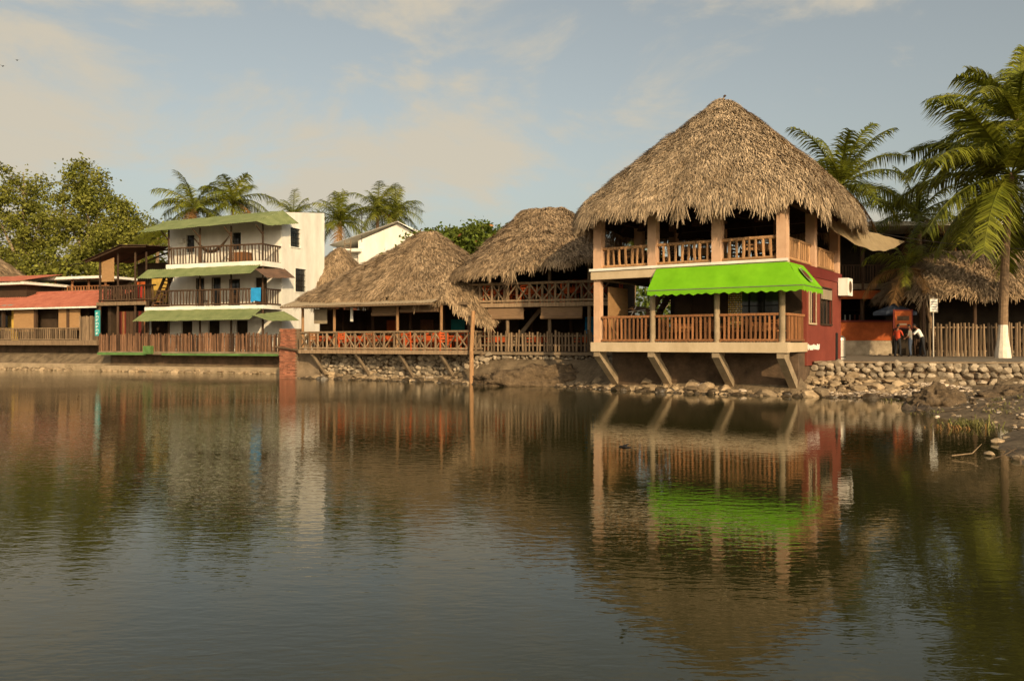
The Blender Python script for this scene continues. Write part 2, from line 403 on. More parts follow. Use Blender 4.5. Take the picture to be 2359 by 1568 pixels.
for x in(-2.5,0,2.5):
    for y in(-2.6,-.2,2.2): table_set(mb,x,y,4.95,'woodl','woodd',.85)
mb.obj('upper_storey_furniture',P)
mb=MB()
for s in(-1,1):
    mb.beam((-4.2,s*3.76,7.42),(4.2,s*3.76,7.42),.2,.24,'woodd'); mb.beam((s*3.76,-4.2,7.2),(s*3.76,4.2,7.2),.2,.2,'woodd')
for i in range(16):
    an=2*math.pi*i/16; mb.cyl((4.7*math.cos(an)*1.0,4.7*math.sin(an)*1.0,7.0),(.1*math.cos(an),.1*math.sin(an),11.6),.07,'woodd')
mb.beam((-3.7,0,7.5),(3.7,0,7.5),.18,.22,'woodd'); mb.beam((0,-3.7,7.7),(0,3.7,7.7),.18,.2,'woodd')
for x,y in((-2.4,-2.6),(0,-2.6),(2.5,-2.6)):
    mb.cyl((x,y,7.6),(x,y,6.9),.012,'black'); mb.cyl((x,y,6.6),(x,y,6.92),.2,'woodd',.06,12)
mb.obj('roof_frame',P)
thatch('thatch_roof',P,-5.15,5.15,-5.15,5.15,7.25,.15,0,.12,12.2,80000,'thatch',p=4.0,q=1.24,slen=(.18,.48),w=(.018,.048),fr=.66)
mb=MB(); mb.tube([(.15,0,12.1),(.15,0,12.3),(.18,.02,12.42)],[.06,.04,.015],'woodg'); mb.rock((.2,0,12.4),(.08,.04,.05),'woodd'); mb.obj('roof_finial',P,True)
def canvas(mb,pts_top,pts_bot,m,n=24,val=.2,sag=.05,scal=.34):
    vs=[];fs=[]
    rows=8
    A,B=V(pts_top[0]),V(pts_top[1]); C,D=V(pts_bot[0]),V(pts_bot[1])
    L=(D-C).length; nn=max(n,int(L/scal*6))
    for j in range(rows+1):
        for i in range(nn+1):
            u=i/nn; v=j/rows; p=A.lerp(B,u).lerp(C.lerp(D,u),v)
            p=p+V((0,0,-sag*math.sin(math.pi*v)*(1+.5*math.sin(u*L*4.2))+.06*noise.noise(V((u*L*1.5,v*2,5)))*math.sin(math.pi*v)))
            vs.append(p)
    for i in range(nn+1):
        u=i/nn; p=C.lerp(D,u); ph=(u*L/scal)%1
        vs.append(p+V((0,0,-val+.07*abs(ph-.5)*2-.03+.015*math.sin(u*L*9))))
    for j in range(rows+1):
        for i in range(nn):
            k=j*(nn+1)+i; fs.append((k,k+1,k+nn+2,k+nn+1))
    mb.add(vs,fs,m)
mb=MB()
canvas(mb,[(-1.05,-a-.12,4.86),(4.05,-a-.12,4.86)],[(-1.12,-4.75,3.98),(4.75,-4.75,3.98)],'green')
canvas(mb,[(4.06,-a-.12,4.86),(4.06,-2.2,4.86)],[(4.75,-4.75,3.98),(4.75,-2.15,3.98)],'green')
mb.add([(-1.05,-a-.12,4.86),(-1.12,-4.75,3.98),(-1.12,-a-.12,3.98)],[(0,1,2)],'green')
mb.add([(4.06,-2.2,4.86),(4.75,-2.15,3.98),(4.06,-2.15,3.98)],[(0,1,2)],'green')
mb.cyl((-1.1,-4.74,3.97),(4.74,-4.74,3.97),.02,'steel'); mb.cyl((4.74,-4.74,3.97),(4.74,-2.15,3.97),.02,'steel')
for x in(-1.05,1.3,3.8): mb.cyl((x,-4.7,3.97),(x,-a-.1,4.0),.018,'steel')
c=V((4.43,-3.35,4.40)); up=(V((4.06,0,4.86))-V((4.75,0,3.98))).normalized(); sd=V((0,1,0)); nr=V((.79,0,.61))
def disc(c,r,m,off):
    vs=[c+nr*off]+[c+nr*off+(sd*math.cos(t)+up*math.sin(t))*r for t in [2*math.pi*i/28 for i in range(28)]]
    mb.add(vs,[(0,i+1,(i+1)%28+1) for i in range(28)],m)
disc(c,.34,'cream',.05);disc(c,.31,'gtrim',.055);disc(c,.2,'redb',.06)
mb.obj('green_awning',P)
mb=MB(); A=V((11.15,31.6,7.3)); B=V((20.1,42.2,7.15)); nu,nv=30,10; vs=[];fs=[]
for j in range(nv+1):
    for i in range(nu+1):
        u=i/nu; v=j/nv; p=A.lerp(B,u)+V((0,0,-.12*math.sin(math.pi*u)))
        k=math.sin(math.pi*u**.75)
        p+=V((.35*v*k,-.75*v*k,-1.15*v*k-.1*math.sin(v*math.pi)*k+.03*math.sin(u*40+v*5)*k))
        vs.append(p)
for j in range(nv):
    for i in range(nu): k=j*(nu+1)+i; fs.append((k,k+1,k+nu+2,k+nu+1))
mb.add(vs,fs,'sail'); mb.cyl(B,B+V((4,3.5,0)),.012,'black')
mb.obj('shade_sail',smooth=True)

# ================================================================ BUILDING A
A_=empty('two_storey_thatched_restaurant',.85,40.25,0,-22)
mb=MB()
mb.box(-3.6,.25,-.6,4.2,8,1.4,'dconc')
mb.box(-3.6,-.05,1.38,4.2,8,1.52,'conc')
mb.box(-3.4,0,3.72,4.0,8,3.92,'woodd')
mb.beam((-3.5,-.08,3.82),(4.1,-.08,3.82),.12,.2,'woodg')
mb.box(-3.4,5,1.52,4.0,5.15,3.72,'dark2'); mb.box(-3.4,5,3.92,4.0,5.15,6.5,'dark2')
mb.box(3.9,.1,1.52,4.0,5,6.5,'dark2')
mb.box(1.9,3.0,1.52,2.6,3.05,3.3,'blue')
mb.box(.3,4.93,4.2,1.6,4.99,5.4,'orangew')
for x in(-3.3,-1.2,1.0,3.0): mb.cyl((x,.12,1.5),(x,.12,5.9),.09,'woodg'); mb.cyl((x,3.5,1.5),(x,3.5,7),.09,'woodd')
mb.beam((-3.4,.12,5.85),(4.0,.12,5.85),.14,.14,'woodd')
mb.obj('structure',A_)
mb=MB()
x=-3.7
while x<4.4:
    z=-.1
    while z<1.35:
        s=R(.09,.17); mb.rock((x+R(-.08,.08),.14,z+s*.6),(s*1.25,s*.8,s*.85),'stone',.3,None,3); z+=s*1.5
    x+=R(.18,.26)
mb.obj('stone_retaining_wall',A_)
mb=MB()
rail(mb,(-3.3,-.05),(4.0,-.05),3.92,4.88,'woodg','cross',.62,.1,.13)
rail(mb,(-3.5,-.02),(4.1,-.02),1.55,2.5,'woodg','stick',.185,.12)
mb.obj('railings',A_)
mb=MB()
for x0,x1 in((-2.2,-.3),(.6,2.7)):
    mb.box(x0,-.02,3.22,x1,.02,3.7,'bambood'); mb.cyl((x0,-.04,3.2),(x1,-.04,3.2),.09,'bambood',n=10)
mb.obj('roll_blinds',A_)
mb=MB()
for x in(-2.3,-.3,1.8,3.3): table_set(mb,x,1.1,3.92,'orange','orange',.8)
for x in(-2.3,-.1,2.3): table_set(mb,x,1.3,1.52,random.choice(['redc','orange']),'woodd',.8)
mb.beam((-2.2,2.4,1.5),(-.3,2.4,3.7),.1,.2,'tin')
mb.obj('furniture',A_)
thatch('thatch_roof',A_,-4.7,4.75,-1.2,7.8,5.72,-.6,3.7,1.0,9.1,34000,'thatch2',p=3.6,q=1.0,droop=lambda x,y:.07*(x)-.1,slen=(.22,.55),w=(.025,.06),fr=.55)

# ================================================================ BUILDING B
B_=empty('waterside_thatched_restaurant',-6.85,42.5,0,-27.8)
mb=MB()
mb.box(-5.2,1.3,-.8,5.6,6.8,1.4,'dconc')
mb.box(-5.35,.02,1.42,5.35,6.8,1.58,'conc'); mb.box(-5.4,-.06,1.4,5.4,.02,1.6,'woodg')
for x in(-4.6,-1.6,1.2,3.7): mb.beam((x,.1,1.38),(x+.15,1.2,.1),.13,.15,'conc'); mb.box(x-.08,.1,1.3,x+.08,1.3,1.42,'conc')
for x in(-5.2,-3,1.1,3.75): mb.cyl((x,.08,1.58),(x,.08,3.95),.075,'woodl')
for x in(-5.2,-3,-.4,1.8,4.4): mb.cyl((x,3.4,1.58),(x,3.4,5.2),.09,'woodd')
mb.tube([(5.75,-.35,-.1),(5.7,-.3,1.6),(5.75,-.2,3.5)],[.12,.1,.1],'woodl')
mb.box(-5.2,5.6,1.58,5.2,5.75,4.2,'dark2'); mb.box(-5.25,1.5,1.58,-5.15,5.6,3.9,'dark2')
for x,m in((-3.6,'orangew'),(-1.2,'wood'),(.9,'teal'),(3.0,'redc')): mb.box(x,5.54,2.3,x+.9,5.59,3.3,m)
mb.beam((-5.3,.1,3.9),(5.3,.1,3.9),.12,.14,'woodg')
mb.obj('structure',B_)
mb=MB()
x=-5.3
while x<5.7:
    z=-.1
    while z<1.3:
        s=R(.1,.2); mb.rock((x+R(-.08,.08),1.2,z+s*.6),(s*1.25,s*.8,s*.85),'stone',.3,None,3); z+=s*1.5
    x+=R(.2,.3)
mb.obj('stone_foundation_wall',B_)
mb=MB()
rail(mb,(-5.3,-.02),(5.35,-.02),1.58,2.52,'woodg','cross',.6,.09,.11)
rail(mb,(-5.33,.0),(-5.33,2.5),1.58,2.52,'woodg','cross',.6,.09,.11)
rail(mb,(5.33,.05),(5.33,1.4),1.58,2.52,'woodg','cross',.6,.09,.11)
mb.obj('railings',B_)
mb=MB()
mb.corr((-6.0,.25,4.25),(3.85,.25,4.25),(-6.0,-.85,3.92),(3.85,-.85,3.92),'tin',.2,.025)
mb.beam((-6,-.8,3.87),(3.85,-.8,3.87),.06,.09,'woodg')
mb.obj('corrugated_canopy',B_)
mb=MB()
for x0,x1,z in((-.6,1.0,3.45),(1.2,3.5,3.6)):
    mb.box(x0,.2,z,x1,.23,3.9,'bambood'); mb.cyl((x0,.2,z),(x1,.2,z),.1,'bambood',n=10)
mb.box(-4.6,.3,3.0,-3.7,.33,3.8,'tin'); mb.box(-2.05,.22,3.1,-1.9,.28,3.85,'white')
mb.obj('roll_blinds',B_)
mb=MB()
for x in(-4.3,-2.4,-.4,1.8,3.9):
    for y in(.95,2.9): table_set(mb,x+R(-.1,.1),y,1.58,'orange',random.choice(['orange','wood']),.85)
mb.obj('furniture',B_)
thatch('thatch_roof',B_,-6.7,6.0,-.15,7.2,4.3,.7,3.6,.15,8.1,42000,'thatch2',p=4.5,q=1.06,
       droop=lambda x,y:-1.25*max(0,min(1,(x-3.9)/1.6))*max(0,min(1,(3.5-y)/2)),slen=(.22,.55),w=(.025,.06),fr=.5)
mb=MB()
mb.box(.2,-.2,-.3,1.25,.4,2.75,'mortar'); mb.box(1.25,.1,-.3,2.6,.4,1.5,'conc')
for r in range(36):
    z=-.05+r*.078
    for k in range(6):
        x=.2+k*.235-(.117 if r%2 else 0)
        if x<1.2: mb.box(max(x,.18),-.222,z,min(x+.22,1.27),-.1,z+.062,'brick')
mb.cyl((0,-.35,1.75),(2.4,-.4,1.45),.06,'dconc'); mb.cyl((.3,-.35,1.9),(.3,-.35,2.6),.05,'dconc')
mb.obj('brick_wall',loc=(-13.1,46.4,0),rot=math.radians(-22))

# ================================================================ WHITE HOTEL (C)
C_=empty('white_three_storey_hotel',-15.5,55.5,0,-21.3)
mb=MB()
W=-9.7
H3=[(-8.1,-7.4,8.35,9.55),(-4.1,-3.35,8.35,9.55)]
H2=[(-7.2,-6.6,4.45,6.45),(-5.8,-5.15,4.45,6.45),(-4.3,-3.5,4.45,6.3),(-2.2,-1.2,4.45,6.4)]
H1=[(-8.6,-7.6,1.5,3.5),(-6.2,-5.2,1.5,3.5),(-3.8,-2.8,1.5,3.5)]
mb.wall('x',W,0,0,10.5,0,.2,H3+H2+H1,'white')
for h in H3: window(mb,'x',*h[:2],h[2],h[3],0,'white',(2,3))
for h in H2[:3]: window(mb,'x',*h[:2],h[2],h[3],0,'woodd',(1,3))
mb.box(-2.2,.14,4.4,-1.2,.18,6.4,'dark')
for h in H1: mb.box(h[0],.14,h[2],h[1],.18,h[3],'dark')
SW=[(.95,2.05,8.55,9.85),(1.5,2.7,5.5,7.1)]
mb.wall('y',.2,5.0,0,10.5,-.2,0,SW,'white')
mb.add([(-.2,0,10.5),(0,0,10.5),(0,5,10.5),(-.2,5,10.5),(-.2,0,10.75),(0,0,10.75),(0,5,11.4),(-.2,5,11.4)],[(4,5,6,7),(1,2,6,5),(3,0,4,7),(0,1,5,4),(2,3,7,6)],'white')
for h in SW: window(mb,'y',h[0],h[1],h[2],h[3],0,'white',(3,3),1)
mb.box(W,4.8,0,-.2,5,10.9,'white'); mb.box(W,.2,0,W+.2,4.8,10.4,'white')
mb.box(W+.2,.2,10.1,-.2,4.8,10.3,'conc')
mb.obj('walls',C_)
mb=MB()
mb.box(W-.2,-2.0,4.22,0.0,-.0,4.40,'conc'); mb.box(W-.2,-2.06,4.18,.06,-2.0,4.42,'white')
mb.box(-8.0,-2.0,7.0,0.0,-.0,7.16,'conc'); mb.box(-8.0,-2.06,6.96,.06,-2.0,7.3,'white'); mb.box(0.0,-2,6.96,.06,0,7.3,'white')
mb.box(0.0,-2,4.18,.06,0,4.42,'white')
for x in(-9.7,-7.9,-5.2,-2.6,-.05):
    mb.cyl((x,-1.9,1.4),(x,-1.9,4.2),.07,'woodd'); mb.cyl((x,-1.9,4.4),(x,-1.9,7.0 if x>-8 else 6.6),.06,'woodd')
    if x>-8: mb.cyl((x,-1.9,7.2),(x,-1.9,9.7),.06,'woodd'); mb.beam((x,-1.9,9.0),(x,-2.6,9.55),.06,.06,'woodd')
mb.box(-13.4,-2.75,1.15,1.8,-.1,1.38,'conc')
mb.box(-13.4,-2.85,1.12,-9.0,-2.75,1.3,'gtrim'); mb.box(-7.6,-2.85,1.12,1.8,-2.75,1.26,'gtrim'); mb.box(-9.1,-3.0,1.2,-8.4,-2.76,1.75,'gtrim')
mb.box(-13.4,-1.7,-.6,2.2,-.1,1.15,'dconc')
mb.box(-15.5,-3.0,-.5,2.4,-1.7,.38,'concl')
mb.obj('balconies',C_)
mb=MB()
for z0,z1,x0 in((4.4,5.5,-8.9),(7.16,8.7-.3,-7.9)):
    rail(mb,(x0,-1.95),(-.05,-1.95),z0,z1,'woodd','rustic',.26,.09,.1); rail(mb,(-.05,-1.9),(-.05,-.05),z0,z1,'woodd','rustic',.26,.09,.1)
rail(mb,(-13.4,-2.65),(1.7,-2.65),1.35,2.55,'stick','stick',.115,.12)
rail(mb,(1.75,-2.6),(1.75,-.4),1.35,2.55,'stick','stick',.115,.12)
mb.obj('railings',C_)
mb=MB()
mb.corr((-9.9,.0-.03,10.65),(.1,-.03,10.85),(-9.9,-2.75,9.5),(.1,-2.75,9.75),'gtin')
mb.corr((.1,-2.75,9.76),(.1,-.03,10.85),(.95,-2.6,9.45),(.95,.6,10.0),'gtin')
mb.corr((-9.6,-2.07,7.0),(-.1,-2.07,7.05),(-9.6,-3.1,6.3),(-.1,-3.1,6.4),'gtin')
mb.corr((.07,-2.9,6.7),(.07,.2,6.95),(.95,-2.7,6.1),(.95,.2,6.3),'rust')
mb.corr((-9.7,-2.07,4.2),(.0,-2.07,4.2),(-9.7,-3.35,3.4),(.0,-3.35,3.45),'gtin')
mb.corr((.07,-3.2,3.75),(.07,.2,4.1),(1.3,-3.0,3.35),(1.3,.2,3.45),'gtin')
mb.obj('corrugated_awnings',C_)
mb=MB()
for s in(0,.8):
    mb.beam((-9.6,-1.7+s*.8,4.4),(-8.1,-1.7+s*.8,7.1),.08,.2,'woodd')
for i in range(11): mb.box(-9.6+i*.138,-1.7,4.55+i*.24,-9.3+i*.138,-1.08,4.6+i*.24,'wood')
mb.add([(-.9,-2.03,5.55),(-.1,-2.03,5.55),(-.1,-2.05,4.65),(-.5,-2.06,4.7),(-.9,-2.05,4.6)],[(0,1,2,3,4)],'blue')
mb.box(-2.6,-1.6,7.16,-1.8,-.8,8.0,'wood')
pts=[(-6.0+i*.3,-1.6,9.1-1.0*math.sin(math.pi*i/10)) for i in range(11)]
mb.tube(pts,[.03+.09*math.sin(math.pi*i/10) for i in range(11)],'dark2')
chair(mb,-3.2,-1,4.4,.3,'woodd'); chair(mb,-5.6,-1,4.4,2,'woodd'); chair(mb,-3.4,-1,7.16,.3,'wood')
mb.box(-8.7,.0-.3,9.0,-8.2,-.02,9.3,'white')
mb.obj('stairs_and_balcony_items',C_)

D_=empty('wooden_balcony_annex',-15.5,55.5,0,-21.3)
mb=MB()
mb.box(-14.4,-1.9,4.65,-9.95,1.8,4.85,'woodd'); mb.box(-14.45,-1.98,4.6,-9.9,-1.9,4.85,'woodg')
for x in(-14.3,-12.6,-11.0,-10.0): mb.cyl((x,-1.8,1.35),(x,-1.8,4.65),.08,'woodd'); mb.cyl((x,-1.8,4.85),(x,-1.8,8.3),.07,'woodd')
mb.box(-14.3,1.6,1.2,-9.95,1.75,7.9,'dark2')
mb.box(-14.2,-1.2,1.4,-13.9,1.6,4.6,'dark2')
for i in range(26): mb.box(-13.4+i*.13,-1.2,1.4,-13.31+i*.13,-1.16,4.2,random.choice(['woodd','redb','wood','woodd']))
mb.box(-10.4,-1.5,1.4,-9.95,-1.4,4.5,'white')
mb.add([(-14.1,-1.85,6.3),(-12.9,-1.85,6.3),(-12.9,-1.85,8.0),(-14.1,-1.85,7.7)],[(0,1,2,3)],'bamboo')
mb.box(-11.6,.3,4.85,-10.2,.36,6.6,'yellow'); mb.box(-12.8,.1,4.85,-12.0,.16,6.4,'orangew'); mb.box(-12.5,-.4,5.2,-11.8,-.3,6.0,'redc')
mb.obj('structure',D_)
mb=MB(); rail(mb,(-14.3,-1.9),(-9.0,-1.95),4.85,5.95,'woodd','rustic',.24,.1,.1); rail(mb,(-14.35,-1.9),(-14.35,1.6),4.85,5.95,'woodd','rustic',.24,.1,.1); mb.obj('railing',D_)
mb=MB()
mb.corr((-11.6,-2.6,8.75),(-11.6,2.0,9.1),(-15.2,-2.6,7.75),(-15.2,2.0,8.0),'rust'); mb.corr((-11.6,-2.6,8.75),(-11.6,2.0,9.1),(-9.4,-2.6,8.65),(-9.4,2.0,8.9),'rust')
for y in(-2.4,0,1.8): mb.beam((-11.6,y,8.65),(-15.0,y,7.68),.08,.1,'woodd'); mb.beam((-11.6,y,8.65),(-9.5,y,8.58),.08,.1,'woodd')
mb.cyl((-16.2,-2.6,7.55),(-15.0,-2.6,7.6),.03,'black')
mb.obj('lean_to_roof',D_)
mb=MB(); mb.box(-13.95,-2.55,2.45,-13.5,-2.5,4.25,'teal')
for i in range(7):
    z=4.1-i*.235; mb.box(-13.84,-2.565,z-.16,-13.80,-2.552,z,'wt'); mb.box(-13.80,-2.564,z-.03,-13.64,-2.552,z,'wt')
    if i%2: mb.box(-13.66,-2.565,z-.16,-13.62,-2.552,z-.03,'wt')
    else: mb.box(-13.80,-2.564,z-.1,-13.66,-2.552,z-.07,'wt')
mb.obj('vertical_shop_sign',D_)

E_=empty('red_roof_waterside_cafe',-30.1,60,0,-20.5)
mb=MB()
mb.box(-13,-.05,1.8,0,4,2.15,'conc'); mb.box(-13,-.15,1.78,.05,-.05,2.12,'woodg')
mb.box(-13,1.2,-.5,.6,4,1.8,'dconc')
mb.box(-13,-.9,-.5,1.5,1.2,.45,'concl')
mb.wall('x',-13,-1.9,2.15,4.9,.9,1.05,[(-11.5,-9.9,2.9,4.1),(-9.0,-7.0,2.9,4.1),(-5.1,-3.2,2.2,4.2)],'dark2')  # dark wall colour stands in for the shaded interior behind the blinds
mb.box(-9.8,.86,2.15,-9.1,.9,4.9,'yellow'); mb.box(-13,.86,2.15,-11.8,.9,4.9,'yellow')
mb.box(-13,3.5,2.15,0,3.7,5,'dark2')
for x in(-12.9,-9.7,-6.3,-3.0,-.1): mb.box(x-.1,.0,2.15,x+.1,.2,4.6,'woodd')
mb.box(-8.6,.1,2.8,-6.4,.16,4.5,'bamboo'); mb.box(-4.0,.1,2.9,-1.9,.16,4.5,'bamboo'); mb.box(-12.6,.1,3.6,-10.2,.16,4.5,'bamboo')
for i in range(14): mb.box(-1.8+i*.13,-.02,2.15,-1.7+i*.13,.02,3.9+R(-.05,.05),'woodg')
mb.obj('structure',E_)
mb=MB(); rail(mb,(-13,-.02),(-1.9,-.02),2.12,3.04,'woodg','slat',.2,.08,.1); mb.obj('railing',E_)
mb=MB(); mb.corr((-13,3.2,5.9),(.3,3.2,5.9),(-13,-.5,4.55),(.3,-.5,4.6),'tile',.24,.05)
mb.corr((-13,3.2,5.9),(.3,3.2,5.9),(-13,6,4.9),(.3,6,4.9),'tile',.24,.05); mb.beam((-13,-.45,4.5),(.3,-.45,4.55),.06,.12,'white')
mb.cyl((-13,3.2,5.93),(.3,3.2,5.93),.13,'tile')
mb.obj('tiled_roof',E_)
G_=empty('open_terrace_building',-33,67,0,-20.5)
mb=MB(); mb.box(-7.5,0,5.9,0.5,5,6.3,'conc'); mb.box(-8,-.8,7.15,.8,5,7.35,'white')
for x in(-7.3,-5.5,-3.6,-1.8,0): mb.cyl((x,0,1.2),(x,0,7.15),.1,'wood')
mb.box(-7.5,2,1.2,0.5,2.2,7.1,'dark2'); rail(mb,(-7.4,-.05),(.4,-.05),6.1,6.6,'wood','slat',.3,.1)
mb.obj('structure',G_)
G2=empty('corner_cafe_with_red_canopy',-41,66.5,0,-20.5)
mb=MB(); mb.box(-6,0,1,3,4,5.3,'yellow'); mb.box(-2.5,-.04,3.2,.5,.0,4.9,'glass'); mb.box(-6,-.8,6.55,3.2,4,6.75,'white')
mb.corr((-6,3,7.6),(3,3,7.6),(-6,-1,6.8),(3,-1,6.8),'tile'); mb.corr((-4,-.2,5.3),(3.5,-.2,5.3),(-4,-2.2,4.8),(3.5,-2.2,4.8),'teal')
mb.box(-5.5,-.02,5.3,2.6,3.5,6.55,'woodd'); mb.obj('structure',G2)
G3=empty('thatched_hut',-47.5,73,0,-15)
thatch('thatch_roof',G3,-5,4.5,-5,5,6.6,-.5,0,.2,11.0,5000,'thatch2')
mb=MB()
for x in(-3.5,0,3): mb.cyl((x,-3.5,1.2),(x,-3.5,6.8),.12,'woodd')
mb.box(-3.5,0,1.2,3.5,.2,6.6,'dark2'); mb.obj('posts',G3)

G4=empty('thatched_hut',-13.0,62,0,-20)
thatch('thatch_roof',G4,-2.8,2.8,-2.8,2.8,6.2,0,0,.1,9.1,6000,'thatch2',p=3)
mb=MB()
for x in(-2,2):
    for y in(-2,2): mb.cyl((x,y,1.2),(x,y,6.5),.12,'woodd')
mb.box(-2,-1,1.2,2,-.8,6.3,'brick'); mb.obj('posts_and_wall',G4)
G5=empty('white_gabled_house',-12.3,66,0,-10)
mb=MB()
prof=[(0,0),(5.6,0),(5.6,10.0),(3.4,11.4),(0,10.1)]
vs=[(x,0,z) for x,z in prof]+[(x,7,z) for x,z in prof]; n=5
mb.add(vs,[tuple(range(n))[::-1],tuple(range(n,2*n))]+[(i,(i+1)%n,(i+1)%n+n,i+n) for i in range(n)],'white')
mb.box(-1.9,-.5,6.2,0,3,6.45,'white'); mb.box(-1.9,-.5,9.2,0.3,3,9.45,'white'); mb.box(-1.9,-.45,6.5,-1.75,0,9.2,'white'); mb.box(-1.7,.5,1,-.05,.7,9.2,'white')
mb.corr((3.4,-.5,11.5),(3.4,7,11.5),(-2.3,-.5,9.75),(-2.3,7,9.75),'white'); mb.corr((3.4,-.5,11.5),(3.4,7,11.5),(6.0,-.5,10.1),(6.0,7,10.1),'white')
for i in range(16): mb.box(-.9,-.62,5.6+i*.28,-.4,-.58,5.64+i*.28,'woodg')
mb.cyl((-.9,-.6,5.4),(-.9,-.6,10.1),.03,'woodg'); mb.cyl((-.4,-.6,5.4),(-.4,-.6,10.1),.03,'woodg')
mb.cyl((.3,0,10),(.3,0,12.6),.03,'black'); mb.cyl((-.5,0,12.2),(1.0,0,12.2),.02,'black'); mb.cyl((-.3,0,11.9),(.9,0,11.9),.02,'black')
mb.obj('structure',G5)
G6=empty('distant_house_with_satellite_dish',-1.5,70,0,-5)
mb=MB(); mb.box(-3,0,0,5,6,10.4,'white'); mb.box(-3.3,-.3,10.4,5.3,6,10.7,'conc')
vs=[V((2.0,-.2,11.4))]; n=16
for i in range(n): t=2*math.pi*i/n; vs.append(V((2.0+.55*math.cos(t),-.45,11.4+.55*math.sin(t))))
mb.add(vs,[(0,i+1,(i+1)%n+1) for i in range(n)],'tin'); mb.cyl((2,-.2,10.6),(2,-.2,11.4),.05,'tin'); mb.obj('structure',G6)

# ================================================================ right background
F_=empty('two_storey_bar_building',19.0,50,0,-4)
mb=MB()
mb.box(-1.5,0,5.2,18,7,5.55,'conc'); mb.box(-2.0,-.9,8.9,18,7,9.15,'white'); mb.box(-1.5,3,1.2,18,3.2,9,'dark'); mb.box(-1.6,0,1.2,-1.4,3,8.9,'dark2')
for x in(-1.3,2.2,5.8,9.4,13): mb.cyl((x,.1,1.2),(x,.1,8.9),.13,'woodd')
rail(mb,(-1.4,-.05),(17,-.05),5.55,6.65,'woodd','slat',.16,.07)
mb.box(-1,-.3,4.6,6,-.1,5.1,'orangew')
for x in(.5,4,8): mb.box(x,2.9,6.2,x+1,2.96,8,'dark2')
mb.obj('structure',F_)
mb=MB()
mb.box(-1.4,-.9,2.1,3.6,-.4,3.2,'orangew'); mb.box(-1.5,-1.0,3.2,3.7,-.3,3.3,'redb'); mb.box(-1.4,-.85,1.2,3.6,-.4,2.1,'stone')
for i in range(14): mb.cyl((-1+i*.3,2.6,3.4),(-1+i*.3,2.6,3.75),.05,random.choice(['gtrim','orange','wt','brick']))
mb.box(-1.2,2.5,3.3,3.4,2.8,3.4,'woodd'); mb.box(-1.2,2.5,4.0,3.4,2.8,4.06,'woodd')
mb.obj('orange_bar_counter',F_)
G7=empty('thatched_hut',26.0,46.5,0,0)
thatch('thatch_roof',G7,-4.2,8,-2.2,5,4.6,1.8,1.4,3.2,7.3,13000,'thatch2',p=5)
mb=MB()
for x in(-3.6,-.8,2.5,6): mb.cyl((x,-1.6,1.2),(x,-1.6,4.8),.1,'woodd')
mb.box(-3.8,2.5,1.2,7,2.6,4.6,'dark'); 
for x in(-2.4,.5,3.4): table_set(mb,x,.2,1.25,'woodd','woodd',.9)
mb.obj('posts_and_seating',G7)
mb=MB()
rail(mb,(22.7,44.8),(33,44.0),1.22,3.0,'woodg','stick',.2,.15)
mb.box(22.6,44.9,1.2,33,45.0,1.55,'stone'); mb.obj('picket_fence')
mb=MB(); n=8; vs=[V((0,0,2.95))]+[V((1.2*math.cos(2*math.pi*i/n),1.2*math.sin(2*math.pi*i/n),2.45)) for i in range(n)]
mb.add(vs,[(0,i+1,(i+1)%n+1) for i in range(n)],'jean')
vl=[v-V((0,0,.18)) for v in vs[1:]]
mb.add(vs[1:]+vl,[(i,(i+1)%n,(i+1)%n+n,i+n) for i in range(n)],'jean')
mb.cyl((0,0,0),(0,0,2.95),.03,'steel'); mb.cyl((0,0,0),(0,0,.1),.3,'conc',n=12)
mb.obj('patio_umbrella',loc=(21.6,46.6,1.24))
mb=MB(); mb.box(-.52,-.03,1.5,.55,.03,2.55,'redb'); mb.box(-.44,-.045,1.58,.47,-.032,2.47,'orangew'); mb.box(-.32,-.05,1.95,.34,-.046,2.2,'woodd'); mb.box(-.2,-.05,1.7,.2,-.046,1.78,'cream'); mb.cyl((-.45,0,0),(-.45,0,2.5),.03,'black'); mb.cyl((.5,0,0),(.5,0,2.5),.03,'black')
mb.obj('orange_advertising_board',loc=(21.4,45.2,1.24))
mb=MB(); mb.cyl((0,0,0),(0,0,3.1),.045,'steel',n=10); mb.box(-.22,-.07,2.3,.22,-.045,3.05,'tin'); mb.box(-.19,-.08,2.35,.19,-.072,3.0,'wt')
for i in range(4): mb.box(-.14,-.085,2.45+i*.13,.14,-.081,2.48+i*.13,'black')
mb.obj('sign_post',loc=(21.9,42.9,1.24))
mb=MB(); mb.cyl((0,0,0),(0,0,.85),.23,'steel',n=20); mb.tube([(0,0,.85),(0,0,.95),(0,0,1.03),(0,0,1.07)],[.24,.22,.14,.03],'steel',20); mb.cyl((0,0,.08),(0,0,.12),.245,'black',n=20)
mb.obj('steel_litter_bin',loc=(14.55,36.6,1.24),smooth=False)
mb=MB()
pts=[V((14.0,36.0,7.1)).lerp(V((34,44,7.4)),i/20)+V((0,0,-.7*math.sin(math.pi*i/20))) for i in range(21)]
mb.tube(pts,[.015]*21,'black',5); mb.obj('overhead_cable')

